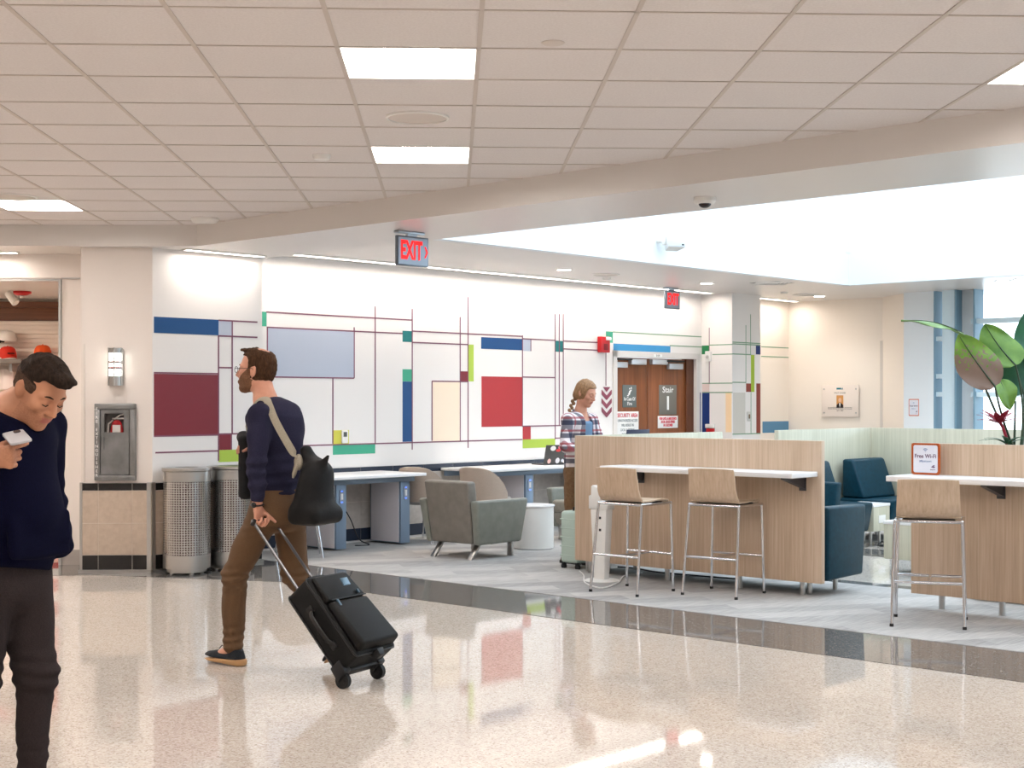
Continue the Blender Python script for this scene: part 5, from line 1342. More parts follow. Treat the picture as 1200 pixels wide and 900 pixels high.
def hand_ops(S, wrist, d, n, s, curl, k=1.0, thumb=(.55, .75, .35), tcurl=25, spread=.06, lens=(.062, .077, .083, .074)):
    """palm and five fingers. d: towards the fingers, n: out of the palm, s: thumb side"""
    wrist, d, n, s = (np.array(x, float) for x in (wrist, d, n, s)); d /= np.linalg.norm(d); n = n-d*(n@d); n /= np.linalg.norm(n); s = s-d*(s@d)-n*(s@n); s /= np.linalg.norm(s)
    P = lambda a, b_, c: wrist+(d*a+s*b_+n*c)*k
    S.add(econe(P(-.03, 0, 0), P(.02, 0, 0), s, (.027*k, .021*k), (.031*k, .019*k)), .015)
    S.add(econe(P(.015, .002, 0), P(.082, 0, 0), s, (.033*k, .017*k), (.041*k, .0125*k)), .012)
    S.add(ell(P(.04, .025, .008), V(.028, .016, .014)*k, np.stack([d, s, n], 1)), .012)
    tips = []
    for f in range(4):                            # little .. index
        b0 = P(.084-.010*(f == 0)-.003*(f == 3), -.031+.0205*f, -.002); sp = (f-1.5)*spread; L = lens[f]*k
        c = curl[f] if isinstance(curl[0], (list, tuple)) else curl
        ang = 0; p = b0; r = [.0098, .0090, .0082, .0072]
        for j, fr in enumerate((.46, .31, .23)):
            ang += R(c[j]); dd = d*math.cos(ang)+n*math.sin(ang)+s*sp*math.cos(ang); dd /= np.linalg.norm(dd)
            q = p+dd*L*fr; S.add(rcone(p, q, r[j]*k, r[j+1]*k), .004 if j else .007); p = q
        tips.append(p)
    t = np.array(thumb, float); p = P(.022, .026, .004); dd = d*t[0]+s*t[1]+n*t[2]; dd /= np.linalg.norm(dd)
    for j, (L, r0, r1) in enumerate(((.040, .0135, .0115), (.033, .0110, .0098), (.026, .0098, .0080))):
        q = p+dd*L*k; S.add(rcone(p, q, r0*k, r1*k), .010 if j == 0 else .004); p = q
        dd = dd+(d*.5+n*.5)*math.sin(R(tcurl)); dd /= np.linalg.norm(dd)
    return tips
SKIN = mat_noise('skin_fair', [(.3, (192, 134, 110)), (.7, (206, 150, 124))], nscale=18, rough=.5); LIP = mat('lip_rose', (176, 106, 92), .45); STUB = mat_noise('skin_stubble', [(.3, (166, 114, 86)), (.7, (182, 128, 98))], nscale=160, rough=.6)
SKIN2 = mat_noise('skin_warm', [(.3, (178, 122, 92)), (.7, (192, 136, 104))], nscale=18, rough=.5)
EYEW = mat('eye_white', (228, 222, 216), .2); IRIS = mat('eye_iris', (66, 56, 46), .2)
def eyes(t, H, look=0.0, down=False):
    bm = B()
    if down:
        for s in (-1, 1): tube(bm, [H.pt(.0885, s*.020, -.004), H.pt(.0925, s*.031, -.0078), H.pt(.087, s*.044, -.004)], .0019, 6)
        return obj('eyelashes', bm, IRIS, t)
    for s in (-1, 1):
        c = H.pt(.0795, s*.032, .0015); ball(bm, c, .0108*H.k, seg=14, rings=10)
        c = H.pt(.0878, s*.032+look, -.0015); ball(bm, c, .0042*H.k, seg=12, rings=8, mi=1)
        tube(bm, [H.pt(.0885, s*.022, .003), H.pt(.0915, s*.031, .0062), H.pt(.087, s*.042, .003)], .0018, 6, mi=1)
    return obj('eyes', bm, [EYEW, IRIS], t)
def brows(t, H, m):
    bm = B()
    for s in (-1, 1): tube(bm, [H.pt(.0905, s*.014, .024), H.pt(.088, s*.032, .029), H.pt(.076, s*.050, .023)], [(.004, .003), (.005, .0035), (.003, .002)], 6)
    return obj('eyebrows', bm, m, t)
def face_pick(H, stub=False):
    def f(P):
        q = H.inv(P); a = ((q[:, 0] > .084) & (np.abs(q[:, 1]) < .022) & (q[:, 2] < -.0525) & (q[:, 2] > -.0765)).astype(int)
        if stub: a[(a == 0) & (q[:, 2] < -.040-.25*np.clip(.06-q[:, 0], -.1, .1)*.4) & (q[:, 2] > -.135) & (q[:, 0] > .005)] = 2
        return a
    return f
def shoe(t, ankle, fwd, pitch, up_m, sole_m, lace_m, L=.29):
    """fwd: heading in the ground plane; pitch > 0 lifts the toe"""
    f = np.array((fwd[0], fwd[1], 0.0)); f /= np.linalg.norm(f); l = np.array((-f[1], f[0], 0.0)); u = np.array((0, 0, 1.0))
    c, s = math.cos(R(pitch)), math.sin(R(pitch)); f2, u2 = f*c+u*s, u*c-f*s
    H = Pose(ankle, np.stack([f2, l, u2], 1)); w = H.wrap         # local origin: ankle, sole at z = -.085
    S = Shape()
    S.add(w(econe((-.045, 0, -.052), (.11, .0, -.062), (0, 1, 0), (.038, .036), (.046, .032))), .03)
    S.add(w(ell((.145, -.002, -.066), (.058, .045, .030))), .03); S.add(w(rcone((-.02, 0, -.01), (-.01, 0, .02), .040, .040)), .03)
    S.cut(w(plane((0, 0, -.062), (0, 0, -1)))); S.cut(w(plane((0, 0, .012), (-.25, 0, 1)))); S.sub(w(rcone((-.012, 0, 0), (-.012, 0, .06), .031, .034)), .004)
    bb = [H.pt(x, y, z) for x in (-.11, .23) for y in (-.07, .07) for z in (-.12, .06)]
    lo, hi = np.min(bb, 0), np.max(bb, 0)
    o = mesh_obj('shoe', S.mesh(lo, hi, .004), up_m, t)
    S = Shape(); S.add(w(econe((-.048, 0, -.07), (.10, 0, -.07), (0, 1, 0), (.044, .05), (.050, .05))), .03); S.add(w(ell((.15, -.002, -.07), (.064, .049, .05))), .03)
    S.cut(w(plane((0, 0, -.058), (.10, 0, 1))), .003); S.cut(w(plane((0, 0, -.088), (-.0, 0, -1))), .006); S.cut(w(plane((.16, 0, -.088), (.30, 0, -1))), .01)
    mesh_obj('sole', S.mesh(lo-.02, hi+.02, .004), sole_m, o)
    bm = B()
    for k in range(5):
        x = .045+.018*k; z = -.012-.0075*k; tube(bm, [H.pt(x, -.022, z-.008), H.pt(x, 0, z+.003), H.pt(x+.004, .022, z-.008)], .003, 6)
    for sg in (-1, 1): tube(bm, [H.pt(.045, 0, -.006), H.pt(.06, sg*.03, .012), H.pt(.075, sg*.035, -.008)], .0025, 6)
    obj('laces', bm, lace_m, o)
    return o
def P_(rel, base): return base+np.array(rel)
# ----------------------------------------------------------------- the walking man with the suitcase
YW = math.atan2(.5, -.866); YW_deg = math.degrees(YW)
PO = Vector((-1.326, 8.2, 0))
def build_walker():
    H = Pose((.150, 0, 1.675), rot(yaw=18, pitch=-2, roll=0), 1.02)
    shL, shR = V(-.035, .195, 1.425), V(.075, -.19, 1.435)
    elL, wrL = V(-.050, .235, 1.165), V(-.032, .213, .940)
    elR, wrR = V(.09, -.245, 1.17), V(.235, -.13, 1.235)
    hip = [V(0, .085, .92), V(.0, -.085, .92)]
    kn = [V(.235, .09, .515), V(.06, -.09, .50)]; an = [V(.245, .09, .095), V(-.405, -.09, .215)]
    kn[1] = V(-.055, -.09, .515)
    S = Shape()
    head_ops(S, H)
    S.add(rcone(H.pt(-.03, 0, -.06), V(.085, 0, 1.50), .058, .064), .03); S.add(rcone(V(.085, 0, 1.50), V(.05, 0, 1.40), .064, .09), .03)
    S.add(econe(V(0, 0, .92), V(.03, 0, 1.35), (0, 1, 0), (.13, .09), (.14, .095)), .03); S.add(rcone(shL, shR, .05, .05), .04)
    for a, b_, c in ((shL, elL, wrL), (shR, elR, wrR)): S.add(rcone(a, b_, .045, .038), .02); S.add(rcone(b_, c, .038, .026), .02)
    for i in (0, 1): S.add(rcone(hip[i], kn[i], .075, .05), .02); S.add(rcone(kn[i], an[i], .05, .036), .02); S.add(rcone(an[i], an[i]+V(.10, 0, -.05 if i == 0 else -.11), .034, .03), .02)
    gl = V(0, 1, 0)
    hand_ops(S, wrL+V(-.002, -.003, -.02), (wrL-elL)*V(.3, .6, 1)+V(0, 0, -.1), (-1, -.2, 0), (.15, -1, 0), (62, 75, 40), 1.04, (.7, .35, .75), 20)
    hand_ops(S, wrR, (.8, .55, .15), (.2, .3, -1), (-.3, 1, .3), (30, 45, 30), 1.0)
    body = mesh_obj('person', S.mesh((-.6, -.42, 0), (.45, .42, 1.83), .0045), [SKIN, LIP], None, face_pick(H))
    body.location = PO; body.rotation_euler = (0, 0, YW)
    tag(body, 'bearded man in a navy sweater striding left, pulling a suitcase', 'person')
    t = body
    HB = mat_noise('hair_brown', [(.3, (52, 34, 22)), (.7, (78, 54, 36))], scale=(1, 1, .3), nscale=120, rough=.8, bump=.4, spec=.15)
    # hair: short sides and back, thin top
    S = Shape(); S.add(cranium(H, .007), .01)
    S.cut(H.wrap(lambda p: -rbox((.139, 0, -.03), (.115, .13, .110), .03)(p)), .01); S.cut(H.wrap(plane((0, 0, -.062), (.15, 0, -1))), .01)
    S.cut(H.wrap(lambda p: -ell((-.045, 0, .138), (.045, .04, .045))(p)), .012)
    for s in (-1, 1): S.cut(H.wrap(lambda p, s=s: -ell((.002, s*.085, -.022), (.030, .025, .042))(p)), .006)
    S.add(H.wrap(econe((.015, 0, .112), (.092, .0, .112), (0, 1, 0), (.048, .014), (.02, .007))), .012)
    S.dis(wrink(.0022, 3, 160))
    mesh_obj('hair', S.mesh(H.pt(-.15, -.12, -.11)-.03, H.pt(.14, .12, .15)+.03, .004), HB, t)
    S = Shape(); head_ops(S, H); nz = wrink(.0014, 9, 170); S.dis(lambda p: nz(p)-.0048)
    def keep(q):                                   # region the beard grows on, in head space
        x, y, z = q[:, 0], np.abs(q[:, 1]), q[:, 2]
        up = z-np.minimum(.022-(x-.015)*.98, .022); back = np.where(z < -.05, -.006, .012)-x
        return np.maximum(np.maximum(up, back), -.135-z)
    S.cut(H.wrap(keep), .004); S.sub(H.wrap(ell((.108, 0, -.0645), (.034, .020, .0085))), .004)
    mesh_obj('beard', S.mesh(H.pt(-.1, -.1, -.15)-.04, H.pt(.14, .1, .02)+.03, .004), mat_noise('beard_brown', [(.3, (92, 60, 40)), (.7, (122, 84, 58))], nscale=150, rough=.8), t)
    eyes(t, H); brows(t, H, HB)
    bm = B()
    for s in (-1, 1):
        tube(bm, [H.pt(.109+.0*a, s*.032+.022*math.cos(a), .001+.017*math.sin(a)) for a in np.linspace(0, 2*PI, 18)[:-1]], .0016, 6, closed=True)
        tube(bm, [H.pt(.107, s*.054, .006), H.pt(.06, s*.077, .008), H.pt(-.005, s*.085, .010), H.pt(-.02, s*.084, -.006)], .0018, 6)
    tube(bm, [H.pt(.109, -.011, .004), H.pt(.113, 0, .007), H.pt(.109, .011, .004)], .0016, 6); gl_ = obj('glasses', bm, mat('glasses_dark', (52, 40, 36), .3), t)
    bm = B()
    for s in (-1, 1): prism(bm, [(.021*math.cos(a), .016*math.sin(a)) for a in np.linspace(0, 2*PI, 18)[:-1]], -.0006, .0006, M=facing(H.pt(.109, s*.032, .001), H.R[:, 1], H.R[:, 2]))
    obj('lens', bm, GLASS, gl_)
    # sweater
    S = Shape()
    S.add(econe(V(.0, 0, .93), V(.022, 0, 1.12), (0, 1, 0), (.163, .122), (.160, .122)), .03)
    S.add(econe(V(.022, 0, 1.12), V(.030, 0, 1.36), (0, 1, 0), (.162, .124), (.178, .128)), .05); S.add(ell((.02, 0, 1.40), (.118, .19, .10)), .05)
    S.add(rcone(shL, shR, .064, .064), .05); S.add(rcone(V(.03, 0, 1.41), V(.075, 0, 1.488), .105, .070), .05)
    S.add(ell((-.06, 0, 1.34), (.07, .14, .15)), .06)
    for a, b_, c in ((shL, elL, wrL), (shR, elR, wrR)):
        S.add(rcone(a, b_, .066, .054), .025); S.add(rcone(b_, c-(c-b_)*.06, .054, .042), .02)
    S.dis(wrink(.0055, 5, 24, (1, 1, 1.3))); S.dis(lambda p: .0055*np.sin(p[:, 2]*95+6*p[:, 0]+4*p[:, 1])*np.exp(-((p[:, 2]-1.08)/.12)**2))
    S.cut(plane((0, 0, .948), (.08, 0, -1)), .006); S.cut(plane(V(.085, 0, 1.497), (.35, 0, 1)), .004)
    S.cut(lambda p: -np.minimum(plane(wrL-V(0, 0, .0), (0, 0, 1))(p), 9)*np.where((p[:, 1] > .171) & (p[:, 2] < 1.0) & (np.abs(p[:, 0]+.03) < .075), 1, 0)-np.where((p[:, 1] > .171) & (p[:, 2] < 1.0) & (np.abs(p[:, 0]+.03) < .075), 0, .5), .002)
    NAVY = mat_noise('navy_sweater', [(.3, (34, 33, 52)), (.7, (46, 45, 64))], nscale=260, rough=.95, spec=.12, bump=.25)
    sw = mesh_obj('sweater', S.mesh((-.25, -.36, .86), (.38, .36, 1.60), .006), NAVY, t)
    # trousers
    S = Shape()
    S.add(econe(V(0, 0, .99), V(0, 0, .88), (0, 1, 0), (.155, .118), (.165, .122)), .03)
    for i in (0, 1):
        S.add(rcone(hip[i]+V(0, 0, -.02), kn[i], .100, .072), .03); S.add(rcone(kn[i], an[i]+(kn[i]-an[i])*.06, .072, .058), .03)
    S.add(ell((-.075, 0, .87), (.075, .14, .10)), .04)
    def folds(p):
        k = np.exp(-((p[:, 2]-.50)/.07)**2)+.8*np.exp(-((p[:, 2]-.16)/.07)**2)+.5*np.exp(-((p[:, 2]-.80)/.06)**2)
        return .005*k*np.sin(p[:, 2]*130+14*p[:, 0]+9*p[:, 1])
    S.dis(folds); S.dis(wrink(.004, 11, 24))
    S.cut(plane((0, 0, 1.005), (0, 0, 1)), .004)
    BR = mat_noise('brown_chino', [(.3, (84, 60, 38)), (.7, (98, 72, 48))], nscale=300, rough=.9, bump=.2)
    mesh_obj('trousers', S.mesh((-.6, -.3, 0.0), (.42, .3, 1.04), .0065), BR, t)
    UPM = mat_noise('shoe_knit', [(.3, (24, 26, 30)), (.7, (36, 40, 46))], nscale=200, rough=.9); SOL = mat('sole_tan', (176, 136, 92), .6); LAC = mat('lace_dark', (34, 36, 42), .8)
    shoe(t, an[0]+V(-.0, 0, .0), (1, 0), 4, UPM, SOL, LAC); shoe(t, an[1]+V(.02, 0, -.01), (1, 0), -36, UPM, SOL, LAC)
    # watch
    ax = (wrL-elL)/np.linalg.norm(wrL-elL); c = wrL+ax*.012; x_, y_ = frame_of(Vector(ax))
    bm = B(); tube(bm, [Vector(c)+x_*.032*math.cos(a)+y_*.029*math.sin(a) for a in np.linspace(0, 2*PI, 20)[:-1]], [(.010, .004)]*19, 8, closed=True, flat=tuple(ax)); ball(bm, c+V(.0, .03, 0), .018, .008, .016); obj('wristwatch', bm, BLACK, t)
    return wrL, wrR
wrL, wrR = build_walker()
Mw = Matrix.Translation(PO) @ Matrix.Rotation(YW, 4, 'Z')
# shoulder bag: hangs from his near shoulder at the small of the back
t = thing('shoulder_bag', 'black shoulder bag with a beige strap hanging behind the walking man', 'bag', PO, YW)
S = Shape(); bc = V(-.345, .085, 1.035)
S.add(econe(bc+V(.02, 0, -.11), bc+V(-.0, 0, .07), (0, 1, 0), (.14, .10), (.11, .072)), .03); S.add(econe(bc+V(0, 0, .05), bc+V(.06, .02, .19), (0, 1, 0), (.10, .06), (.04, .028)), .05)
S.add(rbox(bc+V(0.01, 0, -.16), (.10, .13, .045), .035), .05); S.add(rcone(bc+V(-.05, .02, .11), bc+V(-.10, .03, .165), .03, .012), .03)
S.dis(wrink(.006, 21, 28, (1, 1, .6)))
BAGM = mat_noise('bag_nylon', [(.3, (8, 8, 9)), (.7, (14, 13, 14))], nscale=60, rough=.65, spec=.3, bump=.1)
mesh_obj('body', S.mesh(bc-.3, bc+.3, .007), BAGM, t)
STR = mat_noise('strap_webbing', [(.3, (140, 132, 116)), (.7, (158, 150, 134))], nscale=200, rough=.9)
bm = B(); pts = spline([V(-.255, .13, 1.185), V(-.235, .165, 1.23), V(-.16, .205, 1.38), V(-.085, .175, 1.475), V(-.02, .125, 1.510), V(.045, .115, 1.505), V(.10, .12, 1.44), V(.128, .115, 1.35)], 8)
tube(bm, pts, [(.021, .0035)]*len(pts), 8, flat=(.1, .55, .83)); obj('strap', bm, STR, t)
bm = B(); pts = spline([V(.128, .115, 1.35), V(.165, .03, 1.26), V(.165, -.08, 1.17), V(.09, -.175, 1.11), V(-.03, -.185, 1.08), V(-.15, -.10, 1.09), V(-.24, .02, 1.14), V(-.262, .12, 1.17)], 6)
tube(bm, pts, [(.0035, .018)]*len(pts), 8, flat=(.0, .1, 1)); obj('strap', bm, STR, t)
bm = B(); ball(bm, V(-.262, .14, 1.165), .028, .02, .045); tube(bm, [V(-.26, .15, 1.16), V(-.25, .165, 1.10), V(-.24, .16, 1.08)], [.014, .012, .006]); obj('strap_buckle', bm, STR, t)
# black jacket over his far forearm
t = thing('folded_jacket', 'black jacket draped over the far forearm of the walking man', 'jacket', PO, YW)
S = Shape(); S.add(rbox((.315, -.135, 1.12), (.035, .11, .185), .03, rot(yaw=15)), .02); S.add(rbox((.25, -.20, 1.02), (.03, .09, .22), .03, rot(yaw=20)), .03); S.add(rcone((.33, -.09, 1.29), (.32, -.19, 1.28), .035, .04), .03)
S.dis(wrink(.006, 31, 30, (1, 1, .4))); mesh_obj('cloth', S.mesh((.1, -.4, .72), (.46, .1, 1.4), .007), mat_noise('jacket_black', [(.3, (10, 10, 13)), (.7, (17, 16, 20))], nscale=40, rough=.85), t)
# rolling suitcase
sh = Vector((-.866, .5, 0)); sl_ = Vector((-.5, -.866, 0))
tau = R(48.5); ax = sh*math.cos(tau)+Vector((0, 0, 1))*math.sin(tau); tn = -sh*math.sin(tau)+Vector((0, 0, 1))*math.cos(tau)
wc = (Vector((at(404, 7.56).x, 7.56, 0))+Vector((at(441, 7.84).x, 7.84, 0)))/2; wc.z = .042
t = thing('rolling_suitcase', 'black two wheeled cabin suitcase tilted behind the walking man', 'suitcase', wc, 0)
Ms = Matrix(((sl_.x, tn.x, ax.x, 0), (sl_.y, tn.y, ax.y, 0), (sl_.z, tn.z, ax.z, 0), (0, 0, 0, 1)))   # local: x = left side, y = front face (up), z = along the handle
NYL = mat_noise('suitcase_nylon', [(.3, (8, 7, 7)), (.7, (13, 12, 12))], nscale=90, rough=.6, spec=.3, bump=.1, bscale=600); PIP = mat('suitcase_piping', (20, 19, 19), .5)
bm = B(); box(bm, -.18, .18, .0, .175, .035, .545, .03, M=Ms, seg=4); obj('case', bm, NYL, t)
bm = B(); hexa(bm, [Ms @ Vector(v) for v in [(-.165, .172, .05), (.165, .172, .05), (.165, .245, .06), (-.165, .245, .06)]], [Ms @ Vector(v) for v in [(-.165, .172, .36), (.165, .172, .36), (.16, .215, .36), (-.16, .215, .36)]], .02, seg=3); pk = obj('front_pocket', bm, NYL, t)
bm = B(); hexa(bm, [Ms @ Vector(v) for v in [(-.16, .172, .365), (.16, .172, .365), (.16, .21, .365), (-.16, .21, .365)]], [Ms @ Vector(v) for v in [(-.15, .172, .53), (.15, .172, .53), (.145, .195, .53), (-.145, .195, .53)]], .016, seg=3); pk2 = obj('front_pocket', bm, NYL, t)
bm = B(); tube(bm, [Ms @ Vector(v) for v in [(-.15, .216, .362), (.15, .216, .362)]], .004); obj('zip', bm, PIP, pk)
bm = B(); box(bm, -.03, .03, .2, .207, .44, .485, .002, M=Ms @ Matrix.Rotation(R(-6), 4, 'X')); obj('badge', bm, mat('badge_blue', (96, 122, 140), .3, .3), pk2)
bm = B(); box(bm, .10, .118, .21, .222, .32, .36, .003, M=Ms); box(bm, -.11, -.095, .21, .222, .375, .40, .003, M=Ms); obj('zip_pull', bm, mat('zip_blue', (70, 90, 104), .3, .4), pk)
for yy in (.012, .163):
    bm = B(); tube(bm, [Ms @ Vector(v) for v in [(x*.178, yy, .29+z*.252) for x, z in rrect(1, 1, .12, 4)]], .006, 6, closed=True); obj('piping', bm, PIP, t)
bm = B(); tube(bm, [Ms @ Vector(v) for v in [(.18, .09, .17), (.205, .09, .2), (.21, .09, .28), (.205, .09, .36), (.18, .09, .39)]], [(.014, .008)]*5, 8, flat=tuple(sl_)); 
for z in (.165, .395): box(bm, .176, .19, .07, .11, z-.02, z+.02, .004, M=Ms)
obj('side_handle', bm, PIP, t)
bm = B(); tube(bm, [Ms @ Vector(v) for v in [(-.07, .11, .545), (-.06, .11, .575), (.06, .11, .575), (.07, .11, .545)]], .010, 8); obj('top_handle', bm, PIP, t)
for x in (-.155, .155):
    bm = B(); c = Ms @ Vector((x, 0, 0)); cyl(bm, c-sl_*.014, c+sl_*.014, .042, seg=24); w_ = obj('wheel', bm, DARK, t)
    bm = B(); cyl(bm, c-sl_*.016, c+sl_*.016, .018, seg=16); obj('hub', bm, PIP, w_)
    bm = B(); hexa(bm, [Ms @ Vector(v) for v in [(x-.03, -.02, .0), (x+.03, -.02, .0), (x+.03, .06, .02), (x-.03, .06, .02)]], [Ms @ Vector(v) for v in [(x-.03, -.01, .09), (x+.03, -.01, .09), (x+.03, .07, .09), (x-.03, .07, .09)]], .008); obj('wheel_housing', bm, BLACK, t)
bm = B(); box(bm, -.17, .17, .0, .05, .02, .05, .006, M=Ms); hexa(bm, [Ms @ Vector(v) for v in [(-.02, .15, .0), (.02, .15, .0), (.02, .19, .0), (-.02, .19, .0)]], [Ms @ Vector(v) for v in [(-.03, .13, .04), (.03, .13, .04), (.03, .2, .04), (-.03, .2, .04)]], .004); obj('base_rail', bm, BLACK, t)
hz = 1.03; ROD = mat('handle_metal', (92, 90, 92), .3, .8)
bm = B()
for x in (-.085, .085): cyl(bm, Ms @ Vector((x, .03, .52)), Ms @ Vector((x, .03, hz)), .0085, seg=10)
obj('handle_rod', bm, ROD, t)
bm = B(); tube(bm, [Ms @ Vector(v) for v in [(-.10, .03, hz-.01), (-.085, .03, hz+.008), (.085, .03, hz+.008), (.10, .03, hz-.01)]], .014, 10); obj('grip', bm, BLACK, t)
GRIP = wc+(Ms @ Vector((0.0, .03, hz)))
print('grip', GRIP, 'local', Mw.inverted() @ GRIP, 'wrist', wrL)
# ----------------------------------------------------------------- the man with the phone
YP = math.atan2(-.423, .906); PP = Vector((-1.855, 5.3, 0))
def build_phone_man():
    H = Pose((.158, .014, 1.540), rot(yaw=-10, pitch=36, roll=-4), 1.02)
    shL, shR = V(.0, .20, 1.405), V(.0, -.20, 1.405)
    elL, wrL = V(-.03, .262, 1.13), V(.09, .190, .955)
    elR, wrR = V(.0, -.30, 1.14), V(.175, -.262, 1.30)
    hip = [V(0, .09, .88), V(0, -.09, .88)]
    kn = [V(.070, .085, .50), V(-.03, -.10, .48)]; an = [V(.045, .085, .09), V(-.32, -.10, .19)]
    S = Shape(); head_ops(S, H, False, True)
    S.add(rcone(H.pt(-.03, 0, -.05), V(.02, 0, 1.46), .064, .070), .03); S.add(rcone(H.pt(.02, 0, -.085), V(.05, 0, 1.45), .05, .06), .03); S.add(rcone(V(.02, 0, 1.46), V(.0, 0, 1.38), .07, .10), .03)
    S.add(econe(V(0, 0, .9), V(.0, 0, 1.33), (0, 1, 0), (.14, .11), (.15, .11)), .03); S.add(rcone(shL, shR, .05, .05), .04)
    for a, b_, c in ((shL, elL, wrL), (shR, elR, wrR)): S.add(rcone(a, b_, .05, .04), .02); S.add(rcone(b_, c, .04, .028), .02)
    for i in (0, 1): S.add(rcone(hip[i], kn[i], .08, .052), .02); S.add(rcone(kn[i], an[i], .052, .036), .02); S.add(rcone(an[i], an[i]+V(.1, 0, -.055), .034, .03), .02)
    # his right hand holds the phone: knuckles towards the viewer
    tips = hand_ops(S, wrR, (.88, .40, .10), (-.40, .88, .1), (-.1, .05, 1), ((70, 70, 40), (66, 66, 40), (60, 62, 36), (28, 30, 20)), 1.02, (.75, .35, .5), 14)
    hand_ops(S, wrL, (.25, -.9, .1), (-1, -.2, 0), (.0, .1, 1), (18, 25, 18), .95)
    body = mesh_obj('person', S.mesh((-.5, -.46, 0), (.5, .46, 1.78), .004), [SKIN2, LIP, STUB], None, face_pick(H, True)); t = body
    body.location = PP; body.rotation_euler = (0, 0, YP); tag(body, 'dark haired man in a navy hoodie looking down at his phone', 'person')
    HD = mat_noise('hair_dark', [(.3, (30, 22, 18)), (.7, (52, 40, 32))], scale=(1, 1, .4), nscale=130, rough=.8, bump=.45, spec=.12)
    S = Shape(); S.add(cranium(H, .0045), .01); S.add(H.wrap(ell((.010, 0, .085), (.094, .068, .046))), .02); S.add(H.wrap(ell((.090, .0, .100), (.026, .046, .018))), .02)
    S.cut(H.wrap(lambda p: -rbox((.148, 0, -.035), (.105, .13, .110), .02)(p)), .008); S.cut(H.wrap(plane((-.02, 0, -.058), (.25, 0, -1))), .012); S.cut(H.wrap(lambda p: -rbox((.10, 0, -.098), (.118, .14, .10), .02)(p)), .01)
    for s in (-1, 1): S.cut(H.wrap(lambda p, s=s: -ell((-.010, s*.085, -.018), (.028, .025, .040))(p)), .006)
    S.dis(wrink(.003, 13, 150)); mesh_obj('hair', S.mesh(H.c-.24, H.c+.26, .004), [HD, mat_noise('hair_clipped', [(.3, (62, 46, 38)), (.7, (84, 64, 52))], nscale=150, rough=.85, spec=.1)], t, lambda P: (H.inv(P)[:, 2] < .045-.15*np.clip(H.inv(P)[:, 0], 0, 1)).astype(int))
    eyes(t, H, down=True); brows(t, H, HD)
    # hoodie
    S = Shape()
    S.add(econe(V(.01, 0, .93), V(.03, 0, 1.10), (0, 1, 0), (.185, .15), (.195, .165)), .03); S.add(econe(V(.03, 0, 1.10), V(.01, 0, 1.32), (0, 1, 0), (.192, .16), (.20, .145)), .05)
    S.add(ell((.0, 0, 1.37), (.13, .205, .10)), .05); S.add(rcone(shL, shR, .075, .075), .05); S.add(rcone(V(.0, 0, 1.38), V(.015, 0, 1.455), .125, .085), .05)
    S.add(ell((-.055, 0, 1.43), (.075, .11, .055)), .04)     # hood folded at the nape
    for a, b_, c, e in ((shL, elL, wrL, .02), (shR, elR, wrR, .10)):
        S.add(rcone(a, b_, .078, .064), .03); S.add(rcone(b_, c-(c-b_)*e, .064, .048), .025)
    S.add(rbox((.165, .0, 1.02), (.02, .15, .085), .02, rot(pitch=-4)), .012)      # kangaroo pocket
    def fold2(p): return .006*np.sin(p[:, 2]*85+10*p[:, 0]-8*p[:, 1])*(np.exp(-((p[:, 2]-1.12)/.08)**2)*np.clip((p[:, 1]-.16)/.06, 0, 1)+.6*np.exp(-((p[:, 2]-.97)/.05)**2))
    S.dis(fold2); S.dis(wrink(.005, 15, 20))
    S.cut(plane((0, 0, .885), (.06, -.16, -1)), .012); S.sub(rcone(H.pt(-.03, 0, -.05), V(.02, 0, 1.50), .07, .076), .006); S.cut(plane(V(.03, 0, 1.475), (.55, 0, 1)), .008)
    S.cut(lambda p: np.where((p[:, 1] < -.2) & (p[:, 0] > .09), plane(wrR-V(.01, 0, .01), wrR-elR)(p), -.5), .002)
    NV2 = mat_noise('navy_hoodie', [(.3, (7, 8, 27)), (.7, (12, 13, 36))], nscale=240, rough=.95, spec=.08, bump=.25)
    mesh_obj('hoodie', S.mesh((-.3, -.46, .78), (.42, .46, 1.58), .006), NV2, t)
    S = Shape(); S.add(econe(V(0, 0, .95), V(0, 0, .84), (0, 1, 0), (.165, .13), (.175, .132)), .03)
    for i in (0, 1): S.add(rcone(hip[i]+V(0, 0, -.02), kn[i], .105, .076), .03); S.add(rcone(kn[i], an[i]+(kn[i]-an[i])*.10, .076, .050), .03)
    def folds(p):
        k = np.exp(-((p[:, 2]-.50)/.09)**2)+.7*np.exp(-((p[:, 2]-.2)/.07)**2); return .005*k*np.sin(p[:, 2]*115+12*p[:, 0]+9*p[:, 1])
    S.dis(folds); S.dis(wrink(.004, 17, 22)); S.cut(plane((0, 0, .97), (0, 0, 1)), .004)
    mesh_obj('trousers', S.mesh((-.46, -.32, .0), (.42, .32, 1.0), .0065), mat_noise('charcoal_jogger', [(.3, (42, 36, 37)), (.7, (54, 47, 47))], nscale=260, rough=.95, spec=.1, bump=.2), t)
    for i, pt_ in ((0, 0), (1, -30)): shoe(t, an[i]+V(.0, 0, -.005 if i == 0 else .0), (1, 0), pt_, mat('shoe_black', (28, 28, 30), .7), mat('sole_white', (222, 220, 216), .6), mat('lace_black', (20, 20, 22), .8))
    return wrR, tips
wrR2, tips = build_phone_man()
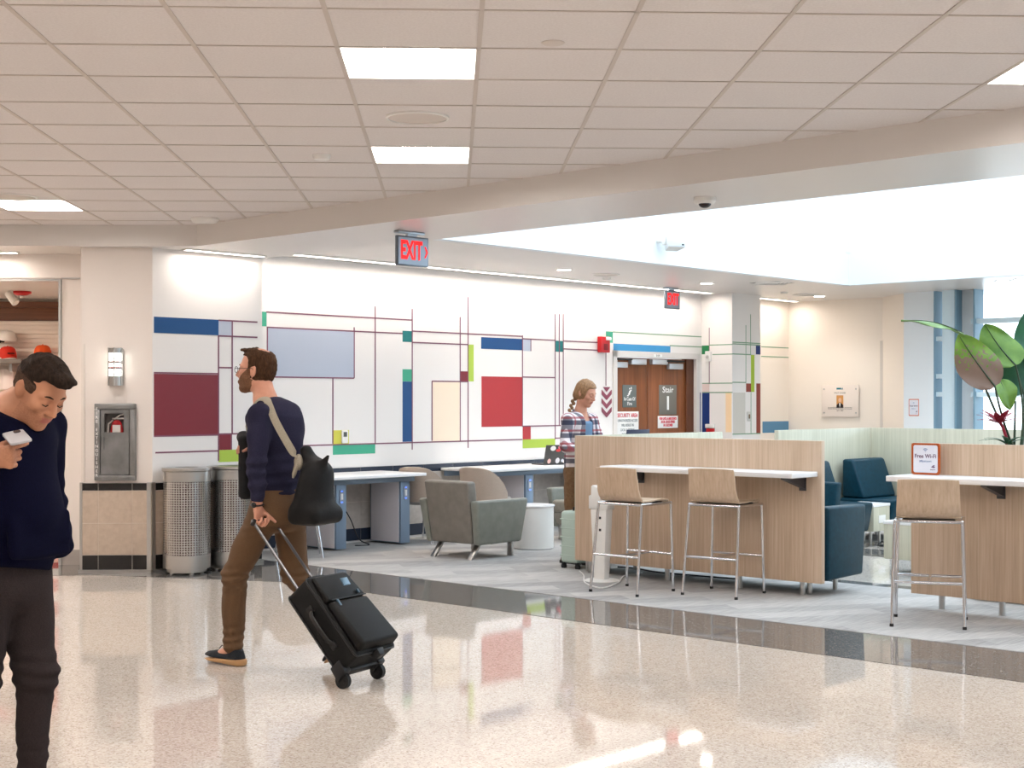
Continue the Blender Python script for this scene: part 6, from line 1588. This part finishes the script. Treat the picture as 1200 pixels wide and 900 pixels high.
# his phone: back to the viewer, above the curled fingers
Mp = Matrix.Translation(PP) @ Matrix.Rotation(YP, 4, 'Z')
pc_ = Mp @ Vector(tuple(wrR2+V(.085, .055, .075))); t = thing('smartphone', 'pale smartphone in the right hand of the man in the hoodie', 'phone', pc_, 0)
rt = Vector((.50, -.82, -.22)).normalized(); upv = Vector((.12, .93, .30)).normalized(); nn_ = rt.cross(upv).normalized(); upv = nn_.cross(rt)
Mx = Matrix(((rt.x, upv.x, nn_.x, 0), (rt.y, upv.y, nn_.y, 0), (rt.z, upv.z, nn_.z, 0), (0, 0, 0, 1)))
bm = B(); prism(bm, rrect(.074, .036, .012), -.0045, .0045, r=.002, M=Mx); obj('case', bm, mat('phone_silver', (184, 182, 185), .3), t)
bm = B(); prism(bm, rrect(.014, .012, .008), .0045, .0065, M=Mx @ Matrix.Translation((-.052, .012, 0))); obj('camera_bump', bm, mat('phone_lens', (40, 40, 44), .2), t)
bm = B(); prism(bm, rrect(.07, .033, .01), -.0052, -.0044, M=Mx); obj('screen', bm, BLACK, t)
# ----------------------------------------------------------------- the seated woman in plaid
def build_woman():
    YN = math.atan2(-.683, .7304); base = Vector((PW.x, PW.y, 0))
    H = Pose((.075, 0, 1.575), rot(yaw=8, pitch=22, roll=0), .95)
    shL, shR = V(.0, .165, 1.33), V(.0, -.165, 1.33)
    elL, wrL = V(.06, .235, 1.09), V(.26, .12, 1.0); elR, wrR = V(.04, -.24, 1.09), V(.25, -.13, 1.0)
    hip = [V(0, .085, .84), V(0, -.085, .84)]; kn = [V(.03, .095, .46), V(.0, -.095, .46)]; an = [V(.0, .095, .085), V(-.06, -.095, .085)]
    S = Shape(); head_ops(S, H, True, True)
    S.add(rcone(H.pt(-.02, 0, -.06), V(.01, 0, 1.39), .047, .05), .03); S.add(econe(V(0, 0, .85), V(.0, 0, 1.28), (0, 1, 0), (.12, .09), (.13, .09)), .03); S.add(rcone(shL, shR, .04, .04), .04); S.add(rcone(V(.01, 0, 1.4), V(0, 0, 1.3), .05, .08), .04)
    for a, b_, c in ((shL, elL, wrL), (shR, elR, wrR)): S.add(rcone(a, b_, .04, .034), .02); S.add(rcone(b_, c, .034, .023), .02)
    for i in (0, 1): S.add(rcone(hip[i], kn[i], .075, .05), .02); S.add(rcone(kn[i], an[i], .048, .034), .02); S.add(rcone(an[i], an[i]+V(.09, 0, -.035), .032, .026), .02)
    for wr, s in ((wrL, -1), (wrR, 1)): hand_ops(S, wr, (.9, -.25*-s*-1, -.05), (0, 0, -1), (.1, s, 0), (22, 28, 18), .88)
    body = mesh_obj('person', S.mesh((-.25, -.36, 0.0), (.48, .36, 1.74), .005), [SKIN, LIP], None, face_pick(H)); t = body
    body.location = base; body.rotation_euler = (0, 0, YN); tag(body, 'woman in a plaid shirt with a braid standing behind the divider', 'person')
    HW = mat_noise('hair_honey', [(.3, (124, 88, 58)), (.7, (164, 124, 86))], scale=(1, 1, .3), nscale=110, rough=.6, bump=.4)
    S = Shape(); S.add(cranium(H, .011), .01); S.add(H.wrap(ell((-.05, 0, -.03), (.055, .066, .07))), .03); S.cut(H.wrap(lambda p: -rbox((.152, 0, -.045), (.108, .13, .122), .05)(p)), .012); S.cut(H.wrap(plane((-.03, 0, -.085), (.2, 0, -1))), .012)
    S.add(H.wrap(ell((-.085, -.02, -.05), (.03, .04, .04))), .03); S.dis(wrink(.002, 23, 150, (1, 1, .4))); mesh_obj('hair', S.mesh(H.c-.2, H.c+.2, .004), HW, t)
    bm = B()
    for k in range(8):
        c_ = V(-.040-.003*k, -.030-.008*k, 1.520-.021*k); ball(bm, c_+V(.006*(-1)**k, .006*(-1)**k, 0), .020-.0008*k, .018-.0008*k, .018, seg=12, rings=8)
    obj('braid', bm, HW, t); eyes(t, H, down=True); brows(t, H, HW)
    # t-shirt, flannel shirt, trousers
    S = Shape(); S.add(econe(V(.012, 0, .84), V(.012, 0, 1.28), (0, 1, 0), (.13, .105), (.14, .108)), .03); S.add(rcone(shL*.8+V(.012, 0, .26), shR*.8+V(.012, 0, .26), .05, .05), .04); S.cut(plane((.05, 0, 1.335), (.5, 0, 1)), .004); S.cut(plane((0, 0, .80), (0, 0, -1)), .004)
    mesh_obj('tee_shirt', S.mesh((-.2, -.24, .76), (.2, .24, 1.42), .007), mat('tee_blue', (104, 132, 160), .9), t)
    S = Shape(); S.add(econe(V(0, 0, .82), V(.0, 0, 1.28), (0, 1, 0), (.165, .122), (.165, .122)), .03); S.add(rcone(shL, shR, .062, .062), .05); S.add(rcone(V(0, 0, 1.32), V(.0, 0, 1.40), .10, .070), .04)
    for a, b_, c in ((shL, elL, wrL), (shR, elR, wrR)): S.add(rcone(a, b_, .066, .055), .025); S.add(rcone(b_, c-(c-b_)*.08, .056, .042), .02)
    S.dis(wrink(.006, 27, 26)); S.cut(plane((0, 0, .78), (.1, 0, -1)), .006)
    S.cut(lambda p: -rbox((.17, 0, 1.16), (.13, .048, .5), .02)(p), .006); S.cut(plane((0, 0, 1.41), (.3, 0, 1)), .006); S.sub(rcone(V(.012, 0, 1.30), V(.02, 0, 1.48), .05, .065), .006)
    m = mat('plaid_flannel', (220, 214, 214), .9); nt, b, N, L = nodes(m)
    def stripes(axis, freq, ph, c, width):
        tc = N('ShaderNodeTexCoord'); sp = N('ShaderNodeSeparateXYZ'); L(tc.outputs['Object'], sp.inputs[0])
        if axis == 'Z': src = sp.outputs['Z']
        else:
            ad = N('ShaderNodeMath'); ad.operation = 'MULTIPLY_ADD'; ad.inputs[1].default_value = -.55; L(sp.outputs['X'], ad.inputs[0]); L(sp.outputs['Y'], ad.inputs[2]); src = ad.outputs[0]
        q = N('ShaderNodeMath'); q.operation = 'MULTIPLY_ADD'; q.inputs[1].default_value = freq; q.inputs[2].default_value = ph; L(src, q.inputs[0])
        fr = N('ShaderNodeMath'); fr.operation = 'FRACT'; L(q.outputs[0], fr.inputs[0]); lt = N('ShaderNodeMath'); lt.operation = 'LESS_THAN'; lt.inputs[1].default_value = width; L(fr.outputs[0], lt.inputs[0])
        return lt.outputs[0]
    cur = None
    for axis, fr_, ph, c, wd, fac in (('Z', 8.5, .1, (26, 32, 62), .36, .82), ('Y', 8.5, .3, (26, 32, 62), .34, .75), ('Z', 8.5, .62, (150, 52, 60), .16, .75), ('Y', 8.5, .8, (150, 52, 60), .16, .7)):
        mx = N('ShaderNodeMix'); mx.data_type = 'RGBA'; mu_ = N('ShaderNodeMath'); mu_.operation = 'MULTIPLY'; mu_.inputs[1].default_value = fac; L(stripes(axis, fr_, ph, c, wd), mu_.inputs[0]); L(mu_.outputs[0], mx.inputs[0])
        if cur is None: mx.inputs[6].default_value = lin((224, 216, 218))
        else: L(cur, mx.inputs[6])
        mx.inputs[7].default_value = lin(c); cur = mx.outputs[2]
    L(cur, b.inputs['Base Color'])
    mesh_obj('flannel_shirt', S.mesh((-.25, -.36, .74), (.36, .36, 1.48), .006), m, t)
    S = Shape(); S.add(econe(V(-.01, 0, .90), V(0, 0, .80), (0, 1, 0), (.145, .11), (.165, .12)), .03)
    for i in (0, 1): S.add(rcone(hip[i], kn[i], .098, .072), .03); S.add(rcone(kn[i], an[i]+V(0, 0, .03), .070, .052), .03)
    S.dis(wrink(.005, 29, 30)); S.cut(plane((0, 0, .96), (0, 0, 1)), .004); mesh_obj('trousers', S.mesh((-.25, -.3, .0), (.42, .3, .98), .007), mat_noise('brown_trouser', [(.3, (104, 76, 52)), (.7, (124, 94, 66))], nscale=40, rough=.9), t)
    for i in (0, 1): shoe(t, an[i], (1, 0), 0, mat('boot_brown', (86, 62, 44), .6), mat('boot_sole', (40, 34, 30), .7), mat('lace_brown', (60, 44, 34), .8))
build_woman()
# ================================================================= LIGHT AND CAMERA
w = bpy.data.worlds.new('sky'); SC.world = w; w.use_nodes = True
bg = w.node_tree.nodes['Background']; bg.inputs[0].default_value = (.76, .89, 1, 1); bg.inputs[1].default_value = 2.05
cam = bpy.data.cameras.new('camera'); co = bpy.data.objects.new('camera', cam); COL.objects.link(co)
co.location = (0, 0, CAMZ); co.rotation_euler = (R(90), 0, 0)
cam.sensor_width = 36; cam.lens = 36*F/1200; cam.shift_y = (HOR-450)/1200; cam.clip_end = 200
SC.camera = co
SC.view_settings.view_transform = 'Standard'; SC.view_settings.look = 'None'; SC.view_settings.gamma = 1
SC.view_settings.exposure = 0.88; SC.view_settings.use_curve_mapping = False
SC.cycles.use_denoising = True; SC.cycles.max_bounces = 8; SC.cycles.diffuse_bounces = 5; SC.cycles.transparent_max_bounces = 12
SC.cycles.sample_clamp_indirect = 6
